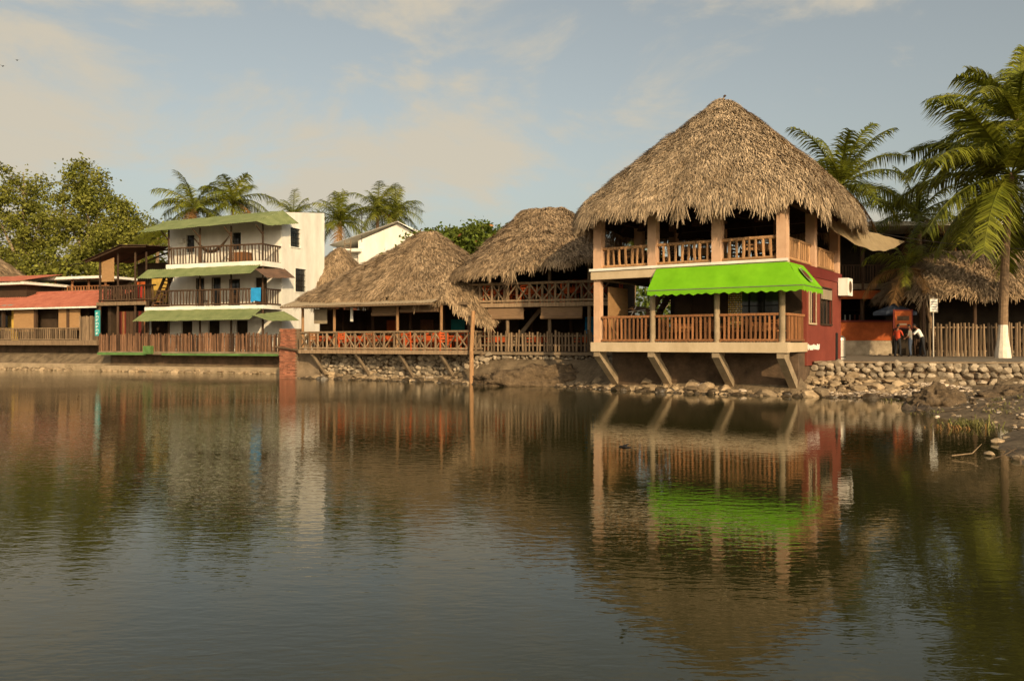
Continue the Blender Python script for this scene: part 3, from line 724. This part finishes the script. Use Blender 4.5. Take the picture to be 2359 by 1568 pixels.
# ================================================================ vegetation
def palm(name,x,y,z0,H,lean=(0,0),nf=20,L=3.2,r=.17,white=0,dead=2,wid=.6,leafs=34,droop=1.0,e0=80,e1=-30):
    e=empty(name,x,y,z0)
    mb=MB(); n=22; pts=[];rad=[]
    for i in range(n+1):
        t=i/n; pts.append(V((lean[0]*t*t,lean[1]*t*t,H*t))); rad.append(r*(1+.7*max(0,1-t*7))*(1-.35*t)*(1+.05*(i%2)))
    k=int(n*white/H) if white else 0
    if k: mb.tube(pts[:k+1],rad[:k+1],'limew',12)
    mb.tube(pts[k:],rad[k:],'trunk',12); top=pts[-1]
    mb.obj('trunk',e)
    mb=MB()
    for f in range(nf):
        an=f*2.399+R(-.3,.3); age=f/nf; el=math.radians(e0+(e1-e0)*age+R(-10,10)); LL=L*R(.8,1.1)*(.8+.2*math.sin(age*3))
        m='palmd' if f>=nf-dead else 'palm'
        d=V((math.cos(an)*math.cos(el),math.sin(an)*math.cos(el),math.sin(el))); p=top+V((0,0,-.1)); seg=16; pr=[p.copy()]; 
        for i in range(seg):
            p=p+d*(LL/seg); d=(d+V((0,0,-.1*droop*(.5+1.0*i/seg)))).normalized(); pr.append(p.copy())
        mb.tube(pr,[.05*(1-.85*i/seg) for i in range(seg+1)],m,5,False)
        tw=R(-.6,.6)
        vs=[];fs=[]
        for i in range(leafs):
            t=.1+.9*i/leafs; g=t*seg; a_=int(min(g,seg-1)); q=pr[a_].lerp(pr[a_+1],g-a_); dd=(pr[a_+1]-pr[a_]).normalized()
            side=dd.cross(V((0,0,1)));
            if side.length<.05: side=V((1,0,0))
            side.normalize(); upv=side.cross(dd); side=(side*math.cos(tw)+upv*math.sin(tw))
            ll=wid*L/3.2*(.45+.75*math.sin(math.pi*min(1,t*.85+.1)))*R(.8,1.1)
            for s in(-1,1):
                o=(side*s*R(.75,1.0)+dd*R(.45,.75)+V((0,0,-R(.05,.45)))).normalized()
                mid=q+o*ll*.5; end=q+o*ll+V((0,0,-R(.15,.45)*ll)); wv=dd*.026*L/3.2
                b=len(vs); vs+=[q-wv,q+wv,mid+wv*.8,mid-wv*.8,end]; fs+=[(b,b+1,b+2,b+3),(b+3,b+2,b+4)]
        mb.add(vs,fs,m)
    for i in range(7):
        t=R(0,6.28); mb.rock(top+V((.25*math.cos(t),.25*math.sin(t),-.25-R(0,.2))),(.13,.13,.16),'palm',.1)
    mb.obj('fronds',e)
    return e
palm('palm_tree',23.8,40,1.2,9.0,(.4,0),26,6.6,.22,1.75,0,.62,80,.85,70,-35)
palm('palm_tree',26.9,41.5,1.2,12.0,(-1.5,0),24,5.2,.2,1.7,0,.62,70,.85,82,-25)
palm('palm_tree',17.9,46,1.2,9.6,(.4,0),22,4.6,.2,0,1,.62,56,.9)
palm('palm_tree',24.4,49,1.2,8.4,(-.3,0),20,4.2,.2,0,2,.62,46,1.0)
palm('palm_tree',23.7,46.2,1.2,5.0,(-1.6,0),13,3.0,.14,0,5,.6,40,1.3)
palm('palm_tree',-28.0,72,1.2,12.6,(.3,0),24,4.4,.2,0,1,.75,44,.9,65,-30)
palm('palm_tree',-25.2,74,1.2,13.6,(.2,0),22,4.2,.2,0,1,.75,44,.9,65,-30)
palm('palm_tree',-31.5,73,1.2,10.0,(.2,0),18,3.2,.2,0,1,.8,30)
palm('palm_tree',-19.8,74,1.2,12.1,(.2,0),20,3.0,.2,0,1,.8,30)
palm('palm_tree',-14.8,72,1.2,11.4,(-.2,0),24,3.8,.2,0,1,.8,36)
palm('palm_tree',-12.4,75,1.2,12.9,(.2,0),22,3.5,.2,0,1,.8,36)
palm('palm_tree',-11.0,75,1.2,12.6,(.4,0),20,3.2,.2,0,0,.8,34)
palm('palm_tree',7.5,52,1.2,6.5,(.4,0),18,3.2,.2,0,0,.8,34)

def tree(name,x,y,z0,lobes,nclump,nleaf,ls,lm,tr=.3,cs=.8,alt=None):
    e=empty(name,x,y,z0); mb=MB(); mbl=MB(); vs=[];fs=[];vs2=[];fs2=[]
    zt=max(l[2] for l in lobes)
    tp=[V((0,0,0)),V((R(-.2,.2),0,zt*.3)),V((R(-.4,.4),0,zt*.55)),V((R(-.4,.4),0,zt*.8))]
    mb.tube(tp,[tr,tr*.8,tr*.6,tr*.35],'bark',8)
    for l in lobes:
        c=V((l[0],l[1],l[2])); s=tp[1].lerp(tp[2],R(0,1)); m=(s+c)/2+V((R(-.3,.3),R(-.3,.3),.3))
        mb.tube([s,m,c,c+V((R(-.3,.3),0,l[4]*.7))],[tr*.5,tr*.38,tr*.22,.03],'bark',6)
        for k in range(nclump):
            while True:
                q=V((R(-1,1),R(-1,1),R(-1,1)))
                if q.length<1: break
            q=q*(.55+.55*q.length)
            cc=c+V((q.x*l[3],q.y*l[3],q.z*l[4]))
            mb.tube([c+V((0,0,-.2*l[4])),c.lerp(cc,.6)+V((0,0,-.1)),cc],[tr*.12,tr*.07,.012],'bark',4,False)
            r=cs*R(.5,1.25)
            for i in range(nleaf):
                p=cc+V((random.gauss(0,r*.5),random.gauss(0,r*.5),random.gauss(0,r*.38)))
                u=V((R(-1,1),R(-1,1),R(-1,.6))).normalized(); w=u.cross(V((R(-1,1),R(-1,1),R(-1,1)))).normalized(); s_=ls*R(.6,1.3)
                V_,F_=(vs2,fs2) if (alt and R(0,1)<alt[1]*(1.8 if noise.noise(cc*.4)>.05 else .1)) else (vs,fs)
                b=len(V_); V_+=[p,p+u*s_*.5+w*s_*.28,p+u*s_,p+u*s_*.5-w*s_*.28]; F_+=[(b,b+1,b+2,b+3)]
    mb.obj('trunk_and_limbs',e,True); mbl.add(vs,fs,lm)
    if vs2: mbl.add(vs2,fs2,alt[0])
    mbl.obj('foliage',e)
tree('feathery_tree',-48.5,82,1.2,[(0,0,16,2.3,2.4),(-2.8,0,13.5,2.6,2.4),(1.6,0,12.5,2.2,2.2),(-.6,1,10,3.2,2),(2.4,0,8.5,2.4,2),(-3,0,9,2.8,2.2)],20,170,.31,'leaf',.4,1.1)
tree('feathery_tree',-41.3,80,1.2,[(0,0,16,1.6,2),(1.2,0,13.8,1.9,2.0),(-1.9,0,12.6,1.9,2.0),(.8,0,10.8,2.4,2),(-1.2,0,8.6,2.8,2),(2,0,8.3,2.4,2)],19,170,.31,'leaf',.35,1.05)
tree('feathery_tree',-36.2,78,1.2,[(0,0,12.2,1.5,1.6),(1.4,0,10.6,1.9,1.6),(-1.8,0,10.2,2.1,1.7),(.2,0,8.4,2.6,1.7),(2.2,0,7.8,2,1.4)],18,160,.3,'leaf',.3,.95)
tree('feathery_tree',-55,84,1.2,[(0,0,14,3,2.4),(-2,0,10,3,3),(2,0,9,3,3)],16,120,.36,'leaf',.35,1.0)
tree('almond_tree',-6.0,58,1.2,[(-1.6,0,6.4,1.2,.9),(-.2,0,7.4,1.4,1.0),(1.4,0,7.9,1.5,1.0),(3.0,0,7.7,1.6,1.0),(-2.0,0,5.2,1.2,.8)],20,130,.32,'leafd',.3,.7,alt=('leafp',.05))
tree('almond_tree',-2.8,60,1.2,[(0,0,8.3,2.0,1.1),(2.4,0,7.9,1.8,1),(-1.5,0,6.8,2,1.2)],20,130,.32,'leafd',.3,.75,alt=('leafp',.15))
tree('shrubby_tree',14.8,56,1.2,[(0,0,4,3,2),(5,0,4,3,2),(-4,0,4,3,2.4),(9,0,5,3,2.4)],14,80,.35,'leafd',.3,.8)
mb=MB()
for side,mm in((0,'leaf'),(1,'leafd')):
    vs=[];fs=[]
    for k in range(300):
        if side==0: cx=R(-62,-30); cy=R(77,92); cz=R(2.5,8.8)
        else: cx=R(-34,36); cy=R(74,92) if cx<8 else R(58,72); cz=R(1.5,6.5)
        for i in range(60):
            p=V((cx+random.gauss(0,1.0),cy+random.gauss(0,1),cz+random.gauss(0,.7))); u=V((R(-1,1),R(-1,1),R(-1,1))).normalized(); w=u.cross(V((R(-1,1),R(-1,1),R(-1,1)))).normalized(); s_=R(.35,.7)
            b=len(vs); vs+=[p,p+u*s_*.5+w*s_*.3,p+u*s_,p+u*s_*.5-w*s_*.3]; fs+=[(b,b+1,b+2,b+3)]
    mb.add(vs,fs,mm)
mb.obj('distant_scrub')

# ================================================================ terrain
shore=[(-48,67),(-39,62.6),(-29.5,58.6),(-22,55.6),(-14.9,53),(-12.3,47.2),(-10.6,45.6),(-4,42),(-1.8,39.9),(2.2,38),(4.0,35.3),(7.4,32.6),(10.6,30.4),(11.6,30.3),(13.2,29.9),(14.4,29.0),(12.9,26.2),(11.9,23.8),(11.2,21.6),(11.6,19.2),(10.4,17.6),(9.3,16.0),(8.5,14.2),(8.0,12.3),(7.0,10.2),(5.8,7.2),(4.8,4),(3,2.2),(0,1.6),(-6,1.4),(-30,3),(-58,18),(-72,48)]
def inside(x,y):
    c=False; n=len(shore); j=n-1
    for i in range(n):
        xi,yi=shore[i]; xj,yj=shore[j]
        if (yi>y)!=(yj>y) and x<(xj-xi)*(y-yi)/(yj-yi)+xi: c=not c
        j=i
    return c
def dist(x,y):
    best=1e9; n=len(shore)
    for i in range(n):
        x0,y0=shore[i]; x1,y1=shore[(i+1)%n]; dx,dy=x1-x0,y1-y0
        t=max(0,min(1,((x-x0)*dx+(y-y0)*dy)/(dx*dx+dy*dy))); d=(x-x0-t*dx)**2+(y-y0-t*dy)**2
        best=min(best,d)
    return math.sqrt(best)
def quayY(x): return 32.15-(x-11.4)*.19
def gh(x,y):
    d=dist(x,y)
    nz=noise.noise(V((x*.5,y*.5,1)))*.10+noise.noise(V((x*2,y*2,4)))*.06
    if inside(x,y): return max(-1.2,-.04-d*.35)+nz*min(1,d*.5)
    if x>11.2 and 2<y<60:
        if y>quayY(x)+.2: return 1.19
        return min(.42,.0+d*.14)+nz*min(1,d)+.0
    if y>30:
        return min(1.18,d*.9-.0) 
    return min(1.0,d*.25)+nz*min(1,d)
def axis(a,b,step,ext):
    r=[]; v=a
    while v<=b: r.append(v); v+=step
    s=step; lo=[];v=a
    while v>-ext: s*=1.35; v-=s; lo.append(v)
    s=step; hi=[]; v=r[-1]
    while v<ext: s*=1.35; v+=s; hi.append(v)
    return lo[::-1]+r+hi
ax=axis(-50,28,.42,900); ay=axis(0,70,.42,900)
vs=[(x,y,gh(x,y)) for y in ay for x in ax]; nx=len(ax)
fs=[(j*nx+i,j*nx+i+1,(j+1)*nx+i+1,(j+1)*nx+i) for j in range(len(ay)-1) for i in range(nx-1)]
M['soil']=mat('bank_soil',(.07,.05,.03),.95,col2=(.23,.17,.105),scale=1.6,bump=.9,bscale=8,bdist=.07)
mb=MB(); mb.add(vs,fs,'soil'); mb.obj('ground',smooth=True)

Q=empty('stone_quay_wall',0,0)
mb=MB(); core=MB()
x0,x1=11.75,30
core.add([(x0,quayY(x0)+.12,.1),(x1,quayY(x1)+.12,.1),(x1,quayY(x1)+.12,1.2),(x0,quayY(x0)+.12,1.2),(x0,quayY(x0)+.5,.1),(x1,quayY(x1)+.5,.1),(x1,quayY(x1)+.5,1.2),(x0,quayY(x0)+.5,1.2)],[(0,1,2,3),(7,6,5,4),(3,2,6,7),(0,3,7,4),(1,5,6,2)],'dconc')
core.obj('mortar_core',Q)
for row,z in enumerate((.22,.47,.72,.96,1.12)):
    x=x0-.1+R(0,.2)
    while x<27:
        s=R(.11,.25); x+=s; mb.rock((x,quayY(x)+.08,z+R(-.05,.05)),(s*1.08,.17,R(.12,.17)),'stone',.3,None,2); x+=s*.85
mb.obj('wall_stones',Q)
mb=MB()
mb.add([(x0,quayY(x0)-.02,1.2),(x1,quayY(x1)-.02,1.2),(x1,quayY(x1)+.45,1.2),(x0,quayY(x0)+.45,1.2),(x0,quayY(x0)-.02,1.26),(x1,quayY(x1)-.02,1.26),(x1,quayY(x1)+.45,1.26),(x0,quayY(x0)+.45,1.26)],[(4,5,6,7),(0,1,5,4),(0,4,7,3),(3,2,1,0)],'conc')
mb.obj('wall_coping',Q)
mb=MB(); mb.add([(11.9,quayY(11.9)+.45,1.235),(40,quayY(40)+.45,1.235),(40,60,1.235),(14,60,1.235),(14.6,36.5,1.235)],[(0,1,2,3,4)],'pave'); mb.obj('walkway')

# ---- rocks
mb=MB()
def along(pts,n,spread,size,m,zf=.12):
    segs=[]; tot=0
    for i in range(len(pts)-1):
        l=math.hypot(pts[i+1][0]-pts[i][0],pts[i+1][1]-pts[i][1]); segs.append(l); tot+=l
    for k in range(n):
        d=R(0,tot); i=0
        while d>segs[i] and i<len(segs)-1: d-=segs[i]; i+=1
        t=d/segs[i]; x=pts[i][0]+(pts[i+1][0]-pts[i][0])*t; y=pts[i][1]+(pts[i+1][1]-pts[i][1])*t
        off=R(*spread); s=R(*size)*(1 if R(0,1)<.88 else 1.8)
        dx,dy=(pts[i+1][0]-pts[i][0])/segs[i],(pts[i+1][1]-pts[i][1])/segs[i]
        px,py=x-dy*off,y+dx*off
        mb.rock((px,py,max(0,off)*.38+s*zf*2-.05),(s*R(.8,1.5),s*R(.8,1.2),s*R(.4,.8)),m,.35,None,5)
far=[(-12.3,47.0),(-10.6,45.4),(-4,41.8),(-1.8,39.7),(2.2,37.7),(4.0,35.1),(7.4,32.4),(10.7,30.4)]
along(far,1200,(-.3,1.3),(.06,.22),'rock')
along(far,450,(-.1,1.1),(.05,.15),'rockl')
along(far,600,(-.55,.15),(.05,.17),'rockw')
along([(-40,61.9),(-29.5,57.6),(-22,54.5),(-14.9,51.9)],420,(-.2,.5),(.05,.16),'rock')
along([(10.9,30.6),(13.2,29.9),(14.4,29.2)],260,(-.1,1.8),(.05,.16),'rock')
along([(10.7,30.4),(13.2,29.7),(14.3,28.9),(12.8,26.1),(11.8,23.7)],240,(-.35,.2),(.04,.14),'rockw')
for k in range(2100):
    x=R(11.5,16.2); y=R(29.0,quayY(x)-.1)
    if inside(x,y): continue
    s=R(.03,.1); d=max(0,dist(x,y)); mb.rock((x,y,gh(x,y)+R(0,.13)),(s*1.4,s,s*.6),'rockl' if R(0,1)<.75 else 'rock',.3,None,5)
for k in range(700):
    x=R(11,20); y=R(14,30)
    if inside(x,y) or x/y>.66: continue
    s=R(.02,.08); mb.rock((x,y,gh(x,y)+s*.1),(s*1.2,s,s*.6),random.choice(['rock','rockd','rock','rockl']),.3,None,4)
for x,y,s in((11.35,30.35,.36),(10.95,30.2,.28),(9.6,16.3,.11),(8.6,14.0,.1),(7.95,12.6,.1),(8.7,13.4,.07),(10.2,17.0,.08),(8.45,14.6,.08)):
    mb.rock((x,y,s*.3),(s*1.3,s,s*.7),'rock',.3,None,3)
mb.obj('shoreline_rocks')
for x,y,s in((13.3,25.9,(.75,.6,.55)),(16.4,26.4,(1.3,.9,.55)),(14.9,24.2,(.8,.6,.25)),(1.1,38.25,(1.9,.8,.75)),(-.7,39.3,(.9,.5,.45))):
    mb=MB(); mb.rock((x,y,.1),s,'rockd',.6,ICO4); mb.obj('boulder',smooth=True)
mb=MB()
def tuft(cx,cy,n,l,spr,m='grass'):
    vs=[];fs=[]
    for i in range(n):
        x=cx+random.gauss(0,spr); y=cy+random.gauss(0,spr*.6); an=R(0,6.28); ln=l*R(.5,1.2); k=R(.2,1.6)
        a0=V((x,y,max(0,gh(x,y))-.02)); d=V((math.cos(an)*k,math.sin(an)*k,1)).normalized(); mid=a0+d*ln*.5; e=mid+(d+V((math.cos(an)*.5,math.sin(an)*.5,-.9))).normalized()*ln*.5
        w=V((-math.sin(an),math.cos(an),0))*.012
        b=len(vs); vs+=[a0-w,a0+w,mid+w,mid-w,e]; fs+=[(b,b+1,b+2,b+3),(b+3,b+2,b+4)]
    mb.add(vs,fs,m)
tuft(10.75,19.6,110,.42,.32); tuft(10.2,19.0,50,.3,.3,'palmd'); tuft(11.2,20.2,60,.4,.3)
for i in range(14): tuft(R(11.5,17),R(18,29),18,.25,.2)
mb.obj('shore_grass')
mb=MB()
for k in range(26):
    x=R(7.6,9.2);y=R(10.5,14.5)
    if k>10: x=R(11.8,14); y=R(20,26)
    z=max(.02,gh(x,y)); an=R(0,6.28); l=R(.2,.7)
    mb.tube([(x,y,z+.02),(x+l*.5*math.cos(an),y+l*.5*math.sin(an),z+R(.04,.18)),(x+l*math.cos(an+.4),y+l*math.sin(an+.4),z+R(.03,.25))],[.012,.009,.004],'woodg',5)
mb.obj('driftwood_twigs')

# ================================================================ water
m=bpy.data.materials.new('pond_water'); m.use_nodes=True; nt=m.node_tree; N=nt.nodes; L=nt.links; b=N['Principled BSDF']
b.inputs['Base Color'].default_value=(.026,.026,.008,1); b.inputs['Roughness'].default_value=.02; b.inputs['IOR'].default_value=1.33; b.inputs['Specular IOR Level'].default_value=.5
b.inputs['Specular Tint'].default_value=(.93,.95,.82,1)
tc=N.new('ShaderNodeTexCoord')
def nz(sc_,st,det,rot=0):
    mp=N.new('ShaderNodeMapping'); mp.inputs['Scale'].default_value=st; mp.inputs['Rotation'].default_value=(0,0,rot); L.new(tc.outputs['Object'],mp.inputs['Vector'])
    n=N.new('ShaderNodeTexNoise'); n.inputs['Scale'].default_value=sc_; n.inputs['Detail'].default_value=det; n.inputs['Distortion'].default_value=.4; L.new(mp.outputs[0],n.inputs['Vector']); return n.outputs['Fac']
def mth(op,a_,b_):
    n=N.new('ShaderNodeMath'); n.operation=op
    for i,v in enumerate((a_,b_)):
        if isinstance(v,(int,float)): n.inputs[i].default_value=v
        else: L.new(v,n.inputs[i])
    return n.outputs[0]
f1=nz(4.8,(.6,1.5,1),2,.3); f2=nz(13,(.6,1.4,1),1.5,-.35); f3=nz(1.0,(.6,1.3,1),1,.1)
hgt=mth('ADD',mth('ADD',mth('MULTIPLY',f1,.48),mth('MULTIPLY',f2,.22)),mth('MULTIPLY',f3,.22))
mask=nz(.09,(1,1.8,1),2)
sx=N.new('ShaderNodeSeparateXYZ'); L.new(tc.outputs['Object'],sx.inputs[0])
mr=N.new('ShaderNodeMapRange'); mr.inputs['From Min'].default_value=-6; mr.inputs['From Max'].default_value=4; mr.inputs['To Min'].default_value=.75; mr.inputs['To Max'].default_value=.36
L.new(sx.outputs['X'],mr.inputs['Value'])
mr2=N.new('ShaderNodeMapRange'); mr2.inputs['From Min'].default_value=.35; mr2.inputs['From Max'].default_value=.65; mr2.inputs['To Min'].default_value=.5; mr2.inputs['To Max'].default_value=1.15
L.new(mask,mr2.inputs['Value'])
st=mth('MULTIPLY',mr.outputs[0],mr2.outputs[0])
bp=N.new('ShaderNodeBump'); bp.inputs['Strength'].default_value=1; bp.inputs['Distance'].default_value=.012
L.new(mth('MULTIPLY',hgt,st),bp.inputs['Height']); L.new(bp.outputs[0],b.inputs['Normal'])
M['water']=m
mb=MB(); mb.add([(-90,-6,0),(20,-6,0),(20,75,0),(-90,75,0)],[(0,1,2,3)],'water'); mb.obj('pond_water')

# ================================================================ people
def seg_dist(p,a_,b_):
    d=b_-a_; t=max(0,min(1,(p-a_).dot(d)/max(1e-9,d.length_squared))); return (p-a_-d*t).length
def person(name,x,y,z,rot,shirt,pants,lean=0,arms=None,h=1.7,step=0.0,headturn=0,long_sleeve=False):
    Rl=Matrix.Rotation(-lean,3,'X'); piv=V((0,0,.93))
    U=lambda p:piv+Rl@(V(p)-piv)
    J=dict(pel=V((0,0,.95)),sp=U((0,0,1.12)),ch=U((0,0,1.3)),nk=U((0,.0,1.46)),hd=U((0,.02,1.55)))
    for s,n in((-1,'l'),(1,'r')):
        J['hip'+n]=V((s*.09,0,.88)); J['kn'+n]=V((s*.11,.03+step*s*.5,.49)); J['an'+n]=V((s*.12,-.02+step*s,.09)); J['to'+n]=V((s*.14,.15+step*s,.035))
        J['sh'+n]=U((s*.18,0,1.40))
        el,wr=arms[0 if s<0 else 1]; J['el'+n]=V(el); J['wr'+n]=V(wr)
    order=list(J); idx={k:i for i,k in enumerate(order)}
    rad=dict(pel=(.15,.11),sp=(.135,.10),ch=(.16,.11),nk=(.055,.055),hd=(.05,.05))
    for n in'lr': rad.update({'hip'+n:(.095,.095),'kn'+n:(.065,.065),'an'+n:(.05,.05),'to'+n:(.045,.035),'sh'+n:(.06,.06),'el'+n:(.044,.044),'wr'+n:(.028,.028)})
    E=[('pel','sp'),('sp','ch'),('ch','nk'),('nk','hd')]
    for n in'lr': E+=[('pel','hip'+n),('hip'+n,'kn'+n),('kn'+n,'an'+n),('an'+n,'to'+n),('ch','sh'+n),('sh'+n,'el'+n),('el'+n,'wr'+n)]
    me=bpy.data.meshes.new('tmp'); me.from_pydata([J[k] for k in order],[(idx[p],idx[q]) for p,q in E],[])
    o=bpy.data.objects.new('tmp',me); COL.objects.link(o); o.modifiers.new('s','SKIN')
    if not me.skin_vertices: 
        bpy.context.view_layer.objects.active=o; bpy.ops.mesh.customdata_skin_add()
    for k in order: me.skin_vertices[0].data[idx[k]].radius=rad[k]
    me.skin_vertices[0].data[0].use_root=True
    ss=o.modifiers.new('u','SUBSURF'); ss.levels=1; ss.render_levels=1
    dg=bpy.context.evaluated_depsgraph_get(); ev=o.evaluated_get(dg); em=ev.to_mesh()
    vs=[v.co.copy() for v in em.vertices]; fs=[tuple(p.vertices) for p in em.polygons]
    lab=[]
    for f in fs:
        c=sum((vs[i] for i in f),V())/len(f); best=min(E,key=lambda e:seg_dist(c,J[e[0]],J[e[1]]))
        k=best[1]
        if k in('knl','knr','anl','anr','hipl','hipr'): m_=pants
        elif k in('tol','tor'): m_='black'
        elif k in('sp','ch','shl','shr'): m_=shirt if c.z>.93 else pants
        elif k in('ell','elr'): m_=shirt
        elif k in('wrl','wrr'): m_=shirt if long_sleeve else 'skin'
        else: m_='skin'
        lab.append(m_)
    ev.to_mesh_clear(); bpy.data.objects.remove(o); 
    mb=MB(); mb.v=[tuple(v) for v in vs]; mb.f=fs; mb.m=[mb.mi(l) for l in lab]
    Rh=Matrix.Rotation(headturn,3,'Z')@Matrix.Rotation(-lean*.5,3,'X'); hc=J['hd']+Rl@V((0,.02,.095))
    T=lambda p:hc+Rh@V(p)
    hv=[]
    for p in ICO_V:
        q=V((p.x*.074,p.y*.092,p.z*.115)); 
        if p.z<-.2: q.x*=1+.25*(p.z+.2); q.y*=1+.1*(p.z+.2)
        hv.append(T(q))
    mb.add(hv,ICO_F,'skin')
    hf=[f for f in ICO_F if sum(ICO_V[i].z for i in f)/3-.55*sum(ICO_V[i].y for i in f)/3>.12]
    mb.add([T(V((p.x*.082,p.y*.1-.004,p.z*.122+.004))) for p in ICO_V],hf,'hair')
    mb.tube([T((0,.085,.015)),T((0,.108,-.02)),T((0,.088,-.03))],[.008,.016,.01],'skin',6)
    mb.tube([T((-.022,.086,-.055)),T((.022,.086,-.055))],[.006,.006],'redb',5)
    for s in(-1,1):
        mb.rock(T((s*.03,.083,.012)),(.011,.006,.006),'hair',0); mb.rock(T((s*.078,0,-.005)),(.012,.02,.03),'skin',0)
    for n in'lr':
        d=(J['wr'+n]-J['el'+n]).normalized(); w=J['wr'+n]; sdv=d.cross(V((0,0,1)))
        if sdv.length<.1: sdv=V((0,1,0))
        sdv.normalize()
        mb.tube([w-d*.01,w+d*.04,w+d*.085],[.026,.036,.034],'skin',8)
        for i,(ofs,l) in enumerate(((-.027,.062),(-.009,.075),(.009,.07),(.027,.052))):
            b0=w+d*.078+sdv*ofs; nn=sdv.cross(d)
            mb.tube([b0,b0+d*l*.5,b0+d*l*.85+nn*l*.3],[.009,.0085,.006],'skin',6)
        mb.tube([w+d*.025+sdv*-.03,w+d*.055+sdv*-.055,w+d*.085+sdv*-.058],[.011,.01,.007],'skin',6)
    k=h/1.72
    ob=mb.obj(name,smooth=True,loc=(x,y,z),rot=rot); ob.scale=(k,k,k)
    return ob
person('boy_in_red_shirt',20.3,43.4,1.24,math.radians(-60),'shirtr','pantd',0,[((-.25,-.02,1.14),(-.24,.1,.92)),((.24,.08,1.16),(.16,.28,1.1))],1.68,.04)
person('boy_in_grey_shirt',20.82,43.1,1.24,math.radians(50),'shirtg','jean',.06,[((-.25,.05,1.13),(-.2,.22,1.0)),((.25,.0,1.13),(.26,.08,.88))],1.66,.03,.3)
person('man_in_white_shirt',21.55,43.3,1.24,math.radians(72),'shirtw','pantd',.5,[((-.24,.42,1.12),(-.12,.62,1.14)),((.24,.42,1.12),(.14,.63,1.12))],1.8,.1,0,False)

# ================================================================ birds
def bird(name,x,y,z,s,rot,up=.3):
    mb=MB(); mb.tube([(0,-.5,0),(0,-.3,0),(0,0,0),(0,.3,.02),(0,.42,.03),(0,.5,.02)],[.03,.09,.14,.11,.08,.01],'hair',8)
    for sd in(-1,1):
        mb.add([(sd*.08,.18,.03),(sd*.5,.28,.03+up*.6),(sd*1.2,-.12,.03+up),(sd*.55,-.02,.02+up*.5),(sd*.08,-.16,.02)],[(0,1,3,4),(1,2,3)],'hair')
        mb.add([(0,-.4,0),(sd*.16,-.85,.01),(sd*.04,-.7,0)],[(0,1,2)],'hair')
    o=mb.obj(name,loc=(x,y,z),rot=rot); o.scale=(s,s,s)
bird('swallow',1.15,8.4,.93,.13,1.2,.15)
bird('flying_bird',-42,70,25.9,.35,.5,.5); bird('flying_bird',-43.2,70,25.4,.35,.8,.4)

# ================================================================ light, sky, camera
EL=math.radians(22); AZ=math.atan2(.3,-.955)
sd=V((math.sin(AZ)*math.cos(EL),math.cos(AZ)*math.cos(EL),math.sin(EL)))
sun=bpy.data.lights.new('sun','SUN'); sun.energy=4.3; sun.angle=math.radians(.5); sun.color=(1,.74,.42)
so=bpy.data.objects.new('sun',sun); COL.objects.link(so); so.rotation_euler=sd.to_track_quat('Z','Y').to_euler(); so.location=(20,-30,40)
w=bpy.data.worlds.new('World'); sc.world=w; w.use_nodes=True; nt=w.node_tree; N=nt.nodes; L=nt.links; bg=N['Background']
sk=N.new('ShaderNodeTexSky'); sk.sky_type='NISHITA'; sk.sun_disc=False; sk.sun_elevation=EL; sk.sun_rotation=AZ; sk.dust_density=4; sk.air_density=1.0
hs=N.new('ShaderNodeHueSaturation'); hs.inputs['Saturation'].default_value=.6; L.new(sk.outputs['Color'],hs.inputs['Color'])
tm=N.new('ShaderNodeMix'); tm.data_type='RGBA'; tm.blend_type='MULTIPLY'; tm.inputs['Factor'].default_value=1; L.new(hs.outputs['Color'],tm.inputs['A']); tm.inputs['B'].default_value=(1.28,1.22,1.04,1)
tc=N.new('ShaderNodeTexCoord'); mp=N.new('ShaderNodeMapping'); mp.inputs['Scale'].default_value=(1,1,2.2); mp.inputs['Location'].default_value=(.35,0,.1)
L.new(tc.outputs['Generated'],mp.inputs['Vector'])
n1=N.new('ShaderNodeTexNoise'); n1.inputs['Scale'].default_value=4.2; n1.inputs['Detail'].default_value=11; n1.inputs['Roughness'].default_value=.6; n1.inputs['Distortion'].default_value=.35
L.new(mp.outputs[0],n1.inputs['Vector'])
sx=N.new('ShaderNodeSeparateXYZ'); L.new(tc.outputs['Generated'],sx.inputs[0])
a1=N.new('ShaderNodeMath'); a1.operation='MULTIPLY_ADD'; L.new(sx.outputs['X'],a1.inputs[0]); a1.inputs[1].default_value=-.13; L.new(n1.outputs['Fac'],a1.inputs[2])
rp=N.new('ShaderNodeValToRGB'); rp.color_ramp.elements[0].position=.46; rp.color_ramp.elements[1].position=.66; rp.color_ramp.interpolation='EASE'
rp.color_ramp.elements[0].color=(0,0,0,1); rp.color_ramp.elements[1].color=(.85,.85,.85,1)
L.new(a1.outputs[0],rp.inputs['Fac'])
mx=N.new('ShaderNodeMix'); mx.data_type='RGBA'; L.new(rp.outputs['Color'],mx.inputs['Factor']); L.new(tm.outputs['Result'],mx.inputs['A']); mx.inputs['B'].default_value=(5.5,4.85,3.75,1)
L.new(mx.outputs['Result'],bg.inputs['Color']); bg.inputs['Strength'].default_value=.118
cam=bpy.data.cameras.new('camera'); cam.lens=29.0; cam.sensor_width=36; cam.clip_end=3000; cam.shift_y=.0017
co=bpy.data.objects.new('camera',cam); COL.objects.link(co); co.location=(0,0,2.0); co.rotation_euler=(math.radians(90),0,0)
sc.camera=co
